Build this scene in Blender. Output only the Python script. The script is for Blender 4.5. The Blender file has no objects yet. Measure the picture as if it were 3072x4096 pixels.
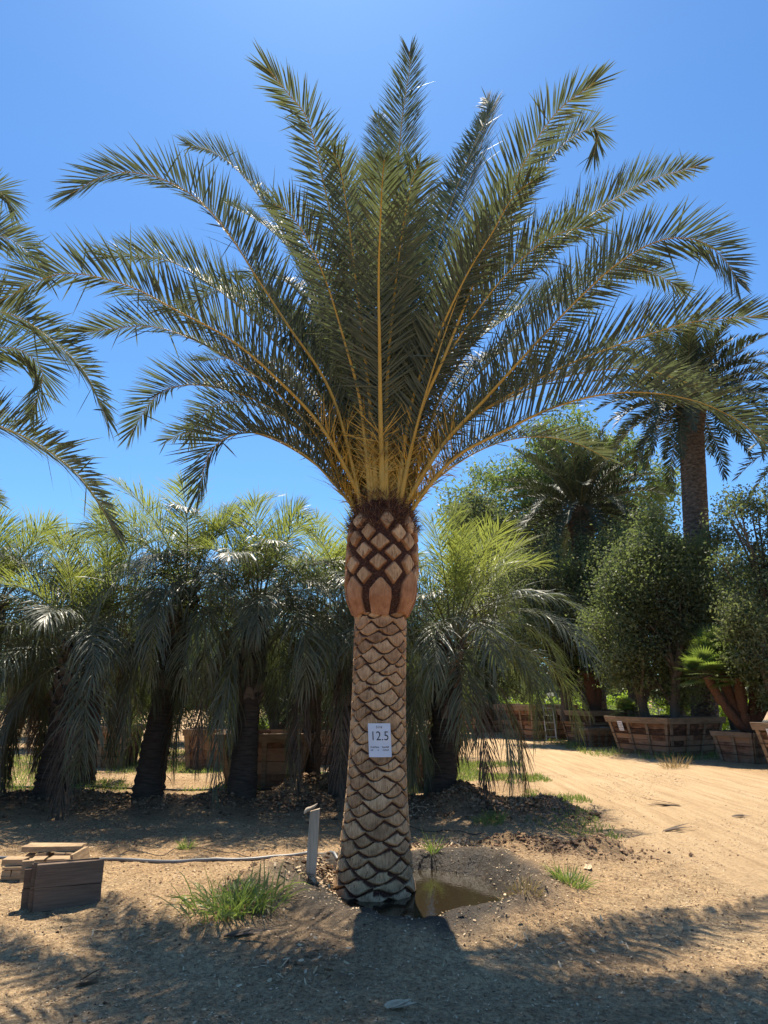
import bpy, math, random
import numpy as np
from math import radians as R, sin, cos, tan, pi
C = bpy.context.scene
# ---------------------------------------------------------------- camera, sky, sun, exposure
F, PITCH, EYE = 2800.0, R(14.65), 1.70
cam = bpy.data.cameras.new('camera'); co = bpy.data.objects.new('camera', cam)
C.collection.objects.link(co); C.camera = co
co.location = (0, 0, EYE); co.rotation_euler = (R(90)+PITCH, 0, 0)
cam.sensor_fit = 'VERTICAL'; cam.sensor_height = 36; cam.lens = F/4096*36
cam.clip_end = 5000
SUN_EL, SUN_AZ = R(64), R(-7)           # azimuth from +Y, negative = left
w = bpy.data.worlds.new('World'); C.world = w; w.use_nodes = True
nt = w.node_tree; bg = nt.nodes['Background']
sky = nt.nodes.new('ShaderNodeTexSky'); sky.sky_type = 'NISHITA'; sky.sun_disc = False
sky.sun_elevation = SUN_EL; sky.sun_rotation = SUN_AZ; sky.altitude = 100
sky.air_density = 1.0; sky.dust_density = 0.35; sky.ozone_density = 2.5
tint = nt.nodes.new('ShaderNodeMix'); tint.data_type = 'RGBA'; tint.blend_type = 'MULTIPLY'; tint.inputs[0].default_value = 1
tint.inputs[7].default_value = (.45, .72, .94, 1)      # deep summer blue
nt.links.new(sky.outputs[0], tint.inputs[6]); nt.links.new(tint.outputs[2], bg.inputs[0]); bg.inputs[1].default_value = 0.10
sl = bpy.data.lights.new('sun', 'SUN'); so = bpy.data.objects.new('sun', sl); C.collection.objects.link(so)
sl.energy = 4.8; sl.angle = R(0.55); sl.color = (1, .90, .74)
so.rotation_euler = (-(pi/2-SUN_EL), 0, -SUN_AZ)
C.view_settings.view_transform = 'Standard'; C.view_settings.look = 'None'
C.view_settings.exposure = 0.98; C.view_settings.gamma = 1
C.render.engine = 'CYCLES'
C.cycles.max_bounces = 8; C.cycles.diffuse_bounces = 4; C.cycles.glossy_bounces = 3
C.cycles.transmission_bounces = 5; C.cycles.caustics_reflective = False; C.cycles.caustics_refractive = False

rng = np.random.default_rng(7)
Z = np.array([0, 0, 1.0])
A = np.array
def unit(v):
    v = np.asarray(v, float); return v/np.maximum(np.linalg.norm(v, axis=-1, keepdims=True), 1e-9)
def at(px, py, Y):                       # a direction of sight met at distance Y ahead of the camera
    xc, yc = (px-1536)/F, (2048-py)/F
    d = A([xc, cos(PITCH)-yc*sin(PITCH), sin(PITCH)+yc*cos(PITCH)])
    return A([0, 0, EYE])+d*(Y/d[1])
def gnd(px, py, z=0.0):
    a = math.atan((py-2048)/F)-PITCH
    return at(px, py, (EYE-z)/tan(a))

# ---------------------------------------------------------------- noise
def _h(ix, iy, s):
    n = (ix*374761393+iy*668265263+s*1442695041) & 0x7fffffff
    n = ((n ^ (n >> 13))*1274126177) & 0x7fffffff
    return ((n ^ (n >> 16)) & 0xffff)/65535.0
def vn(x, y, s=0):
    x = np.asarray(x, float); y = np.asarray(y, float)
    ix = np.floor(x).astype(np.int64); iy = np.floor(y).astype(np.int64)
    fx = x-ix; fy = y-iy; fx = fx*fx*(3-2*fx); fy = fy*fy*(3-2*fy)
    a = _h(ix, iy, s); b = _h(ix+1, iy, s); c = _h(ix, iy+1, s); d = _h(ix+1, iy+1, s)
    return (a+(b-a)*fx)*(1-fy)+(c+(d-c)*fx)*fy*1.0 - .5
def fbm(x, y, s=0, o=4):
    r = 0; a = 1
    for i in range(o):
        r = r+a*vn(x, y, s+i); x = x*2.03+7.1; y = y*2.03+3.7; a *= .5
    return r
def ss(a, b, x):
    t = np.clip((x-a)/(b-a), 0, 1); return t*t*(3-2*t)

# ---------------------------------------------------------------- mesh building
class M:
    def __init__(s): s.v = []; s.f = []; s.n = 0; s.m = []
    def add(s, V, Fc, mask=None):
        V = np.asarray(V, float).reshape(-1, 3); Fc = np.asarray(Fc, np.int64)
        s.v.append(V); s.f.append(Fc+s.n); s.n += len(V)
        s.m.append(np.zeros((len(V), 3)) if mask is None else mask)
        return s
    def build(s, name, mat=None, parent=None, smooth=False, attr=False, loc=(0, 0, 0)):
        me = bpy.data.meshes.new(name)
        V = np.concatenate(s.v)-np.asarray(loc, float)
        me.vertices.add(len(V)); me.vertices.foreach_set('co', V.astype(np.float32).ravel())
        li = np.concatenate([f.ravel() for f in s.f]); tot = np.concatenate([np.full(len(f), f.shape[1]) for f in s.f])
        me.loops.add(len(li)); me.loops.foreach_set('vertex_index', li.astype(np.int32))
        me.polygons.add(len(tot)); st = np.concatenate([[0], np.cumsum(tot)[:-1]])
        me.polygons.foreach_set('loop_start', st.astype(np.int32))
        try: me.polygons.foreach_set('loop_total', tot.astype(np.int32))
        except Exception: pass
        me.update(calc_edges=True)
        me.polygons.foreach_set('use_smooth', np.full(len(tot), smooth))
        if attr:
            a = me.attributes.new('mask', 'FLOAT_VECTOR', 'POINT')
            a.data.foreach_set('vector', np.concatenate(s.m).astype(np.float32).ravel())
        if mat: me.materials.append(mat)
        o = bpy.data.objects.new(name, me); C.collection.objects.link(o)
        if parent is not None:
            o.parent = parent
            loc = np.asarray(loc, float); o.location = loc
        else: o.location = loc
        return o
def tag(o, label=None, cat=None, group=None, kind=None):
    if label: o['label'] = label
    if cat: o['category'] = cat
    if group: o['group'] = group
    if kind: o['kind'] = kind
    return o
def empty(name, loc, label, cat, group=None):
    o = bpy.data.objects.new(name, None); C.collection.objects.link(o); o.location = tuple(loc); o.empty_display_size = .1
    return tag(o, label, cat, group)
def put(acc, name, mat, root, **k):      # part built in world coordinates under a root that stands elsewhere
    return acc.build(name, mat, root, **{**k, 'loc': (0, 0, 0)}) if False else _put(acc, name, mat, root, **k)
def _put(acc, name, mat, root, **k):
    L = A(root_world(root)); acc.v = [v-L for v in acc.v]
    return acc.build(name, mat, root, **k)
def root_world(o):
    L = A(o.location[:])
    while o.parent is not None: o = o.parent; L = L+A(o.location[:])
    return L
def box(acc, c, sx, sy, sz, rz=0, taper=1.0, tilt=0, warp=0):
    x, y, z = sx/2, sy/2, sz/2
    V = A([[-x, -y, -z], [x, -y, -z], [x, y, -z], [-x, y, -z], [-x*taper, -y*taper, z], [x*taper, -y*taper, z], [x*taper, y*taper, z], [-x*taper, y*taper, z]])
    if warp: V = V+rng.normal(0, warp, V.shape)
    if tilt: V = V@A([[cos(tilt), 0, sin(tilt)], [0, 1, 0], [-sin(tilt), 0, cos(tilt)]])
    V = V@A([[cos(rz), sin(rz), 0], [-sin(rz), cos(rz), 0], [0, 0, 1]])+np.asarray(c)
    return acc.add(V, [[0, 3, 2, 1], [4, 5, 6, 7], [0, 1, 5, 4], [1, 2, 6, 5], [2, 3, 7, 6], [3, 0, 4, 7]])
def slab(acc, P4, t):                    # board spanned by a quad, thickness t along its normal (backwards)
    P4 = A(P4, dtype=float); n = unit(np.cross(P4[1]-P4[0], P4[3]-P4[0]))
    V = np.concatenate([P4, P4-n*t])
    return acc.add(V, [[0, 1, 2, 3], [7, 6, 5, 4], [0, 4, 5, 1], [1, 5, 6, 2], [2, 6, 7, 3], [3, 7, 4, 0]])
def spline(P, n):
    P = np.asarray(P, float)
    P = np.concatenate([[2*P[0]-P[1]], P, [2*P[-1]-P[-2]]]); out = []
    m = len(P)-3
    for i in range(m):
        t = np.linspace(0, 1, 24, endpoint=(i == m-1))[:, None]
        a, b, c, d = P[i:i+4]
        out.append(.5*((2*b)+(-a+c)*t+(2*a-5*b+4*c-d)*t*t+(-a+3*b-3*c+d)*t**3))
    Q = np.concatenate(out); L = np.concatenate([[0], np.cumsum(np.linalg.norm(np.diff(Q, axis=0), axis=1))])
    s = np.linspace(0, L[-1], n)
    return np.stack([np.interp(s, L, Q[:, k]) for k in range(3)], 1), L[-1]
def frames(Cv, S0):
    T = unit(np.gradient(Cv, axis=0)); S = np.zeros_like(T); s = np.asarray(S0, float)
    for i in range(len(T)):
        s = s-T[i]*np.dot(s, T[i]); s = s/max(np.linalg.norm(s), 1e-6); S[i] = s
    return T, S, np.cross(S, T)
def tube(acc, Cv, r, k=7, S0=None, flat=1.0, cap=True):
    Cv = np.asarray(Cv, float); r = np.broadcast_to(r, len(Cv))
    if S0 is None:
        t = Cv[1]-Cv[0]; S0 = np.cross(t, Z) if abs(unit(t)[2]) < .9 else A([1., 0, 0])
    T, S, N = frames(Cv, S0)
    a = np.arange(k)*2*pi/k
    V = Cv[:, None]+r[:, None, None]*(cos_(a)[None, :, None]*S[:, None]+flat*sin_(a)[None, :, None]*N[:, None])
    n = len(Cv); i = np.arange(n-1)[:, None]*k; j = np.arange(k)[None]; j2 = (j+1) % k
    acc.add(V, np.stack([i+j, i+j2, i+k+j2, i+k+j], -1).reshape(-1, 4))
    if cap:
        acc.add(V[-1], [list(range(k))]); acc.add(V[0], [list(range(k))[::-1]])
    return acc
cos_, sin_ = np.cos, np.sin
def ribbons(acc, P, D, N, L, W, droop, k=3, prof=None):
    n = len(P); D = unit(D); d = D.copy(); pos = np.asarray(P, float).copy()
    prof = prof or {2: [.6, 1, .08], 3: [.55, 1, .8, .06], 4: [.5, 1, .95, .65, .05], 5: [.5, .9, 1, .85, .5, .05]}[k]
    L = np.broadcast_to(L, n)[:, None]; W = np.broadcast_to(W, n)[:, None]; droop = np.broadcast_to(droop, n)[:, None]
    V = np.zeros((n, k+1, 2, 3))
    for j in range(k+1):
        side = unit(np.cross(d, N))
        V[:, j, 0] = pos-side*W*prof[j]*.5; V[:, j, 1] = pos+side*W*prof[j]*.5
        a = np.clip(droop*((j+.5)/k)**1.3, 0, 1)
        d = unit(D*(1-a)-Z*a); pos = pos+d*L/k
    b = np.arange(n)[:, None]*(2*(k+1)); j = np.arange(k)[None]*2
    acc.add(V, np.stack([b+j, b+j+1, b+j+3, b+j+2], -1).reshape(-1, 4))
    return acc

# ---------------------------------------------------------------- materials
def newmat(name):
    m = bpy.data.materials.new(name); m.use_nodes = True
    n = m.node_tree.nodes; l = m.node_tree.links
    return m, n, l, n['Principled BSDF'], n['Material Output']
def node(n, t, **k):
    x = n.new(t)
    for a, b in k.items(): setattr(x, a, b)
    return x
def ramp(n, l, src, stops):
    r = n.new('ShaderNodeValToRGB'); e = r.color_ramp.elements
    while len(e) < len(stops): e.new(.5)
    for q, (p, c) in zip(e, stops): q.position = p; q.color = (*c, 1)
    l.new(src, r.inputs[0]); return r.outputs[0]
def leaf(name, stops, trans, tw=.4, rough=.4, spec=.5, ns=3.0):
    m, n, l, p, o = newmat(name)
    g = n.new('ShaderNodeNewGeometry'); tc = n.new('ShaderNodeTexCoord')
    no = n.new('ShaderNodeTexNoise'); no.inputs['Scale'].default_value = ns; no.inputs['Detail'].default_value = 3
    l.new(tc.outputs['Object'], no.inputs['Vector'])
    mx = n.new('ShaderNodeMath'); mx.operation = 'MULTIPLY_ADD'; mx.inputs[1].default_value = .55
    l.new(g.outputs['Random Per Island'], mx.inputs[0])
    m2 = n.new('ShaderNodeMath'); m2.operation = 'MULTIPLY_ADD'; m2.inputs[1].default_value = .9; m2.inputs[2].default_value = -.22
    l.new(no.outputs[0], m2.inputs[0]); l.new(m2.outputs[0], mx.inputs[2])
    col = ramp(n, l, mx.outputs[0], stops)
    l.new(col, p.inputs['Base Color']); p.inputs['Roughness'].default_value = rough
    p.inputs['Specular IOR Level'].default_value = spec
    t = n.new('ShaderNodeBsdfTranslucent'); t.inputs[0].default_value = (*trans, 1)
    ms = n.new('ShaderNodeMixShader'); ms.inputs[0].default_value = tw
    l.new(p.outputs[0], ms.inputs[1]); l.new(t.outputs[0], ms.inputs[2]); l.new(ms.outputs[0], o.inputs[0])
    return m
def plain(name, c1, c2, rough=.8, scale=(8, 8, 8), bump=.3, island=.4, spec=.3, bdist=.01, detail=6, streak=None, c3=None):
    m, n, l, p, o = newmat(name)
    tc = n.new('ShaderNodeTexCoord'); mp = n.new('ShaderNodeMapping'); mp.inputs['Scale'].default_value = scale
    l.new(tc.outputs['Object'], mp.inputs[0])
    no = n.new('ShaderNodeTexNoise'); no.inputs['Scale'].default_value = 1; no.inputs['Detail'].default_value = detail; no.inputs['Roughness'].default_value = .62
    l.new(mp.outputs[0], no.inputs['Vector'])
    g = n.new('ShaderNodeNewGeometry')
    a = n.new('ShaderNodeMath'); a.operation = 'MULTIPLY_ADD'; a.inputs[1].default_value = island; l.new(g.outputs['Random Per Island'], a.inputs[0])
    b = n.new('ShaderNodeMath'); b.operation = 'SUBTRACT'; b.inputs[1].default_value = island/2; l.new(no.outputs[0], b.inputs[0]); l.new(b.outputs[0], a.inputs[2])
    st = [(.25, c1), (.72, c2)]
    if c3: st = [(.25, c1), (.5, c2), (.75, c3)]
    l.new(ramp(n, l, a.outputs[0], st), p.inputs['Base Color'])
    p.inputs['Roughness'].default_value = rough; p.inputs['Specular IOR Level'].default_value = spec
    bu = n.new('ShaderNodeBump'); bu.inputs['Strength'].default_value = bump; bu.inputs['Distance'].default_value = bdist
    l.new(no.outputs[0], bu.inputs['Height']); l.new(bu.outputs[0], p.inputs['Normal'])
    return m
MT = {}
MT['hero_leaf'] = leaf('date_palm_leaf', [(.1, (.046, .062, .050)), (.5, (.084, .103, .078)), (.9, (.145, .15, .10))], (.17, .21, .08), .28, .55, .14)
MT['hero_spine'] = plain('palm_spine', (.10, .09, .03), (.30, .22, .07), .5, (5, 5, 5), .1)
MT['hero_stalk'] = plain('palm_stalk', (.24, .15, .03), (.46, .29, .055), .5, (6, 6, 2.5), .2, c3=(.36, .27, .08))
MT['far_leaf'] = leaf('far_palm_leaf', [(.1, (.022, .036, .022)), (.5, (.045, .068, .036)), (.9, (.09, .10, .05))], (.14, .18, .05), .28, .5, .35)
MT['jelly_leaf'] = leaf('jelly_palm_leaf', [(.1, (.038, .050, .038)), (.5, (.082, .098, .070)), (.9, (.16, .165, .11))], (.18, .23, .06), .26, .45, .40)
MT['jelly_new'] = leaf('jelly_palm_new_leaf', [(.1, (.05, .07, .035)), (.5, (.10, .125, .055)), (.9, (.17, .19, .08))], (.38, .44, .08), .36, .45, .35)
MT['dead_leaf'] = leaf('dead_palm_leaf', [(.1, (.04, .028, .02)), (.5, (.10, .070, .048)), (.9, (.19, .14, .10))], (.15, .10, .06), .2, .6, .3)
MT['jelly_stalk'] = plain('jelly_stalk', (.05, .055, .03), (.14, .13, .06), .5, (5, 5, 5), .2)
MT['oak'] = leaf('oak_leaf', [(.1, (.06, .072, .036)), (.5, (.12, .138, .066)), (.9, (.23, .235, .125))], (.24, .29, .09), .38, .6, .2, 1.2)
MT['oak_dark'] = leaf('dark_oak_leaf', [(.1, (.045, .060, .032)), (.5, (.095, .115, .056)), (.9, (.19, .20, .11))], (.22, .28, .08), .38, .55, .25, 1.2)
MT['far_dark'] = leaf('dark_palm_leaf', [(.1, (.022, .034, .024)), (.5, (.042, .058, .036)), (.9, (.08, .09, .05))], (.10, .13, .05), .12, .55, .25)
MT['gum'] = leaf('gum_leaf', [(.1, (.06, .09, .045)), (.5, (.13, .17, .075)), (.9, (.26, .29, .11))], (.26, .36, .08), .36, .55, .3, .35)
MT['pine'] = leaf('needle_leaf', [(.1, (.03, .05, .03)), (.5, (.07, .10, .055)), (.9, (.12, .15, .08))], (.14, .20, .07), .3, .55, .4, 1.0)
MT['shrub'] = leaf('shrub_leaf', [(.1, (.06, .11, .02)), (.5, (.13, .21, .03)), (.9, (.24, .30, .06))], (.42, .60, .05), .45, .5, .4, 1.0)
MT['grass'] = leaf('grass_blade', [(.1, (.06, .10, .03)), (.5, (.12, .17, .05)), (.9, (.28, .28, .11))], (.28, .38, .07), .4, .5, .4, 2.0)
MT['dry'] = leaf('dry_weed', [(.1, (.14, .10, .045)), (.5, (.28, .20, .09)), (.9, (.45, .34, .17))], (.35, .26, .10), .3, .7, .2, 2.0)
MT['bark'] = plain('grey_bark', (.05, .04, .03), (.16, .13, .10), .9, (6, 6, 1.5), .8, .1, .1, .03)
MT['gumbark'] = plain('pale_bark', (.16, .13, .10), (.36, .30, .24), .8, (1.5, 1.5, .5), .4, .1, .1, .03)
MT['jelly_trunk'] = plain('fibrous_trunk', (.028, .023, .020), (.10, .080, .065), .95, (5, 5, 34), .9, .25, .1, .02)
MT['boot'] = plain('old_leaf_bases', (.035, .028, .022), (.16, .125, .10), .9, (9, 9, 14), .8, .5, .1, .02)
MT['timber'] = plain('weathered_timber', (.075, .050, .036), (.21, .145, .10), .8, (2.5, 2.5, 48), .7, .35, .2, .004)
MT['pale_timber'] = plain('pale_timber', (.17, .11, .065), (.44, .31, .18), .85, (7, 7, 40), .7, .4, .2, .004)
MT['box_wood'] = plain('planter_boards', (.07, .040, .026), (.23, .125, .078), .85, (4, 4, 11), .6, .7, .15, .01, c3=(.34, .215, .14))
MT['box_rim'] = plain('planter_rim', (.12, .085, .055), (.30, .22, .15), .85, (3, 3, 12), .5, .5, .15, .01)
MT['strap'] = plain('rusty_band', (.03, .018, .014), (.09, .05, .035), .7, (8, 8, 8), .3, .2)
MT['stake'] = plain('stake_wood', (.26, .20, .14), (.56, .46, .34), .8, (26, 26, 2.5), .6, .1, .2, .004)
MT['pvc'] = plain('grey_pipe', (.10, .10, .10), (.24, .24, .23), .45, (3, 20, 20), .15, .2, .5)
MT['black_tube'] = plain('black_tubing', (.02, .02, .02), (.05, .05, .05), .5, (9, 9, 9), .1)
MT['paper'] = plain('paper', (.62, .64, .70), (.74, .76, .82), .55, (5, 2, 14), .15, 0, .4, .004)
MT['ink'] = plain('ink', (.010, .010, .014), (.02, .02, .025), .5, (5, 5, 5), .0, 0)
MT['steel'] = plain('galvanised_steel', (.30, .31, .32), (.50, .51, .52), .45, (9, 9, 9), .1)
MT['metal_pale'] = plain('aluminium', (.50, .50, .50), (.72, .72, .72), .4, (9, 9, 9), .1)
MT['car_paint'] = plain('grey_car_paint', (.16, .17, .19), (.19, .20, .22), .3, (2, 2, 2), .0, 0, .6)
MT['glass_dark'] = plain('car_glass', (.015, .018, .02), (.03, .035, .04), .1, (2, 2, 2), .0, 0, .8)
MT['rubber'] = plain('tyre_rubber', (.015, .015, .015), (.03, .03, .03), .8, (9, 9, 9), .2)
MT['clod'] = plain('soil_clod', (.10, .062, .04), (.32, .21, .13), .95, (14, 14, 14), .6, .6, .05, .01)
MT['chip'] = plain('wood_chip', (.16, .10, .06), (.58, .44, .28), .85, (20, 20, 20), .3, 1.1, .2)
MT['soil'] = plain('potting_soil', (.05, .035, .025), (.14, .10, .07), .95, (9, 9, 9), .8, 0, .1, .02)

def trunk_mat():
    m, n, l, p, o = newmat('date_palm_trunk')
    at_ = n.new('ShaderNodeAttribute'); at_.attribute_name = 'mask'
    sx = n.new('ShaderNodeSeparateXYZ'); l.new(at_.outputs['Vector'], sx.inputs[0])
    tc = n.new('ShaderNodeTexCoord')
    def noise(sc, det=5, ro=.6):
        mp = n.new('ShaderNodeMapping'); mp.inputs['Scale'].default_value = sc; l.new(tc.outputs['Object'], mp.inputs[0])
        q = n.new('ShaderNodeTexNoise'); q.inputs['Scale'].default_value = 1; q.inputs['Detail'].default_value = det; q.inputs['Roughness'].default_value = ro
        l.new(mp.outputs[0], q.inputs['Vector']); return q.outputs[0]
    big = noise((7, 7, 7)); grain = noise((90, 90, 9)); fib = noise((60, 60, 130)); crack = noise((75, 75, 7), 2, .5)
    def mix(f, a, b, typ='MIX'):
        x = n.new('ShaderNodeMix'); x.data_type = 'RGBA'; x.blend_type = typ
        (l.new(f, x.inputs[0]) if not isinstance(f, float) else setattr(x.inputs[0], 'default_value', f))
        for s, v in ((6, a), (7, b)):
            (l.new(v, x.inputs[s]) if not isinstance(v, tuple) else setattr(x.inputs[s], 'default_value', (*v, 1)))
        return x.outputs[2]
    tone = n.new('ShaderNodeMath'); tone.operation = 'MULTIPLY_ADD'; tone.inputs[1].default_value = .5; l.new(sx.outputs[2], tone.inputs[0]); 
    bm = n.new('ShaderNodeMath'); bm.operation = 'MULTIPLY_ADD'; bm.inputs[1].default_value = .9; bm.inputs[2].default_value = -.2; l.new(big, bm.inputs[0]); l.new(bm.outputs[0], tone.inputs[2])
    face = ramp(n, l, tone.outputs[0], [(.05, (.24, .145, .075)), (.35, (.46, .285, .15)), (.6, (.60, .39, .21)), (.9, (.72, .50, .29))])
    face = mix(.75, face, ramp(n, l, grain, [(.3, (.45, .42, .40)), (.6, (1, 1, 1))]), 'MULTIPLY')
    face = mix(.6, face, ramp(n, l, noise((22, 22, 14), 4), [(.32, (.42, .34, .30)), (.55, (1, 1, 1))]), 'MULTIPLY')
    face = mix(.85, face, ramp(n, l, crack, [(.30, (.22, .15, .12)), (.36, (1, 1, 1))]), 'MULTIPLY')
    # mask.y : freshly cut orange wood
    fresh = ramp(n, l, tone.outputs[0], [(.1, (.26, .11, .05)), (.5, (.42, .20, .10)), (.9, (.56, .30, .165))])
    fresh = mix(.6, fresh, ramp(n, l, noise((16, 16, 10), 5), [(.32, (.50, .40, .36)), (.56, (1, 1, 1))]), 'MULTIPLY')
    fresh = mix(.5, fresh, ramp(n, l, grain, [(.3, (.5, .42, .40)), (.6, (1, 1, 1))]), 'MULTIPLY')
    face = mix(sx.outputs[1], face, fresh)
    fibre = ramp(n, l, fib, [(.3, (.022, .010, .007)), (.55, (.075, .032, .022)), (.8, (.20, .10, .065))])
    col = mix(sx.outputs[0], fibre, face); l.new(col, p.inputs['Base Color'])
    p.inputs['Roughness'].default_value = .75; p.inputs['Specular IOR Level'].default_value = .2
    b = n.new('ShaderNodeBump'); b.inputs['Strength'].default_value = .7; b.inputs['Distance'].default_value = .006
    ad = n.new('ShaderNodeMix'); ad.data_type = 'FLOAT'; l.new(sx.outputs[0], ad.inputs[0]); l.new(fib, ad.inputs[2]); l.new(grain, ad.inputs[3])
    l.new(ad.outputs[0], b.inputs['Height']); l.new(b.outputs[0], p.inputs['Normal'])
    return m
MT['hero_trunk'] = trunk_mat()

def ground_mat():
    m, n, l, p, o = newmat('dry_dirt')
    a = n.new('ShaderNodeAttribute'); a.attribute_name = 'mask'       # x wet, y bare road, z dark turned soil
    sx = n.new('ShaderNodeSeparateXYZ'); l.new(a.outputs['Vector'], sx.inputs[0])
    tc = n.new('ShaderNodeTexCoord')
    def noise(s, det=6, ro=.65, sc=None):
        q = n.new('ShaderNodeTexNoise'); q.inputs['Scale'].default_value = s; q.inputs['Detail'].default_value = det; q.inputs['Roughness'].default_value = ro
        if sc:
            mp = n.new('ShaderNodeMapping'); mp.inputs['Scale'].default_value = sc; mp.inputs['Rotation'].default_value = (0, 0, R(12)); l.new(tc.outputs['Object'], mp.inputs[0]); l.new(mp.outputs[0], q.inputs['Vector'])
        else: l.new(tc.outputs['Object'], q.inputs['Vector'])
        return q.outputs[0]
    def mix(f, x, y, typ='MIX'):
        q = n.new('ShaderNodeMix'); q.data_type = 'RGBA'; q.blend_type = typ
        (l.new(f, q.inputs[0]) if not isinstance(f, float) else setattr(q.inputs[0], 'default_value', f))
        for s, v in ((6, x), (7, y)):
            (l.new(v, q.inputs[s]) if not isinstance(v, tuple) else setattr(q.inputs[s], 'default_value', (*v, 1)))
        return q.outputs[2]
    big, mid, fine, grit = noise(.55), noise(4), noise(28, 5, .7), noise(120, 3, .7)
    streak = noise(1, 4, .6, (7, .35, 1))
    base = ramp(n, l, big, [(.3, (.45, .295, .155)), (.5, (.56, .39, .215)), (.7, (.66, .49, .285))])
    base = mix(.75, base, ramp(n, l, mid, [(.3, (.62, .60, .58)), (.62, (1.05, 1.02, 1.0))]), 'MULTIPLY')
    base = mix(.85, base, ramp(n, l, fine, [(.34, (.40, .34, .31)), (.5, (.92, .91, .89)), (.66, (1.35, 1.32, 1.28))]), 'MULTIPLY')
    base = mix(.8, base, ramp(n, l, grit, [(.36, (.32, .27, .25)), (.47, (1, 1, 1)), (.60, (1.0, 1, 1)), (.68, (1.6, 1.55, 1.5))]), 'MULTIPLY')
    road = ramp(n, l, streak, [(.3, (.46, .31, .165)), (.55, (.60, .42, .235)), (.75, (.66, .485, .285))])
    road = mix(.6, road, ramp(n, l, fine, [(.36, (.66, .62, .60)), (.55, (1, 1, 1))]), 'MULTIPLY')
    c = mix(sx.outputs[1], base, road)
    dark = ramp(n, l, fine, [(.3, (.075, .045, .030)), (.6, (.17, .105, .068)), (.8, (.25, .165, .11))])
    c = mix(sx.outputs[2], c, dark)
    wetc = ramp(n, l, mid, [(.3, (.030, .024, .018)), (.7, (.085, .066, .048))])
    c = mix(sx.outputs[0], c, wetc); l.new(c, p.inputs['Base Color'])
    rr = n.new('ShaderNodeMapRange'); l.new(sx.outputs[0], rr.inputs[0]); rr.inputs[3].default_value = .95; rr.inputs[4].default_value = .45
    l.new(rr.outputs[0], p.inputs['Roughness']); p.inputs['Specular IOR Level'].default_value = .25
    b1 = n.new('ShaderNodeBump'); b1.inputs['Strength'].default_value = .9; b1.inputs['Distance'].default_value = .05; l.new(fine, b1.inputs['Height'])
    b2 = n.new('ShaderNodeBump'); b2.inputs['Strength'].default_value = .8; b2.inputs['Distance'].default_value = .016; l.new(grit, b2.inputs['Height']); l.new(b1.outputs[0], b2.inputs['Normal'])
    l.new(b2.outputs[0], p.inputs['Normal'])
    return m
MT['ground'] = ground_mat()

# ---------------------------------------------------------------- ground
TX, TY = -.085, 6.75
ROWS = [(-6.95, 12.3), (-5.35, 12.1), (-3.85, 12.2), (-2.28, 12.0), (-.72, 12.2), (.88, 12.0)]
def seg(x, y, a, b):
    ax, ay = a; bx, by = b; t = np.clip(((x-ax)*(bx-ax)+(y-ay)*(by-ay))/((bx-ax)**2+(by-ay)**2), 0, 1)
    return np.hypot(x-ax-t*(bx-ax), y-ay-t*(by-ay))
def road_edges(y):
    left = np.interp(y, [0, 5, 9, 14, 22, 30, 40, 60], [3.4, 3.2, 2.9, 2.9, 3.4, 3.6, 3.0, 1.5])
    right = np.interp(y, [0, 9, 13, 17, 22, 30, 40, 60], [12, 10.6, 9.4, 8.3, 6.7, 5.3, 4.6, 3.5])
    return left, right
def road_mask(x, y):
    l, r = road_edges(y); e = .45*fbm(x*.9, y*.9, 5)
    return ss(-.5, .5, x-l+e)*(1-ss(-.4, .3, x-r+e))
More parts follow.
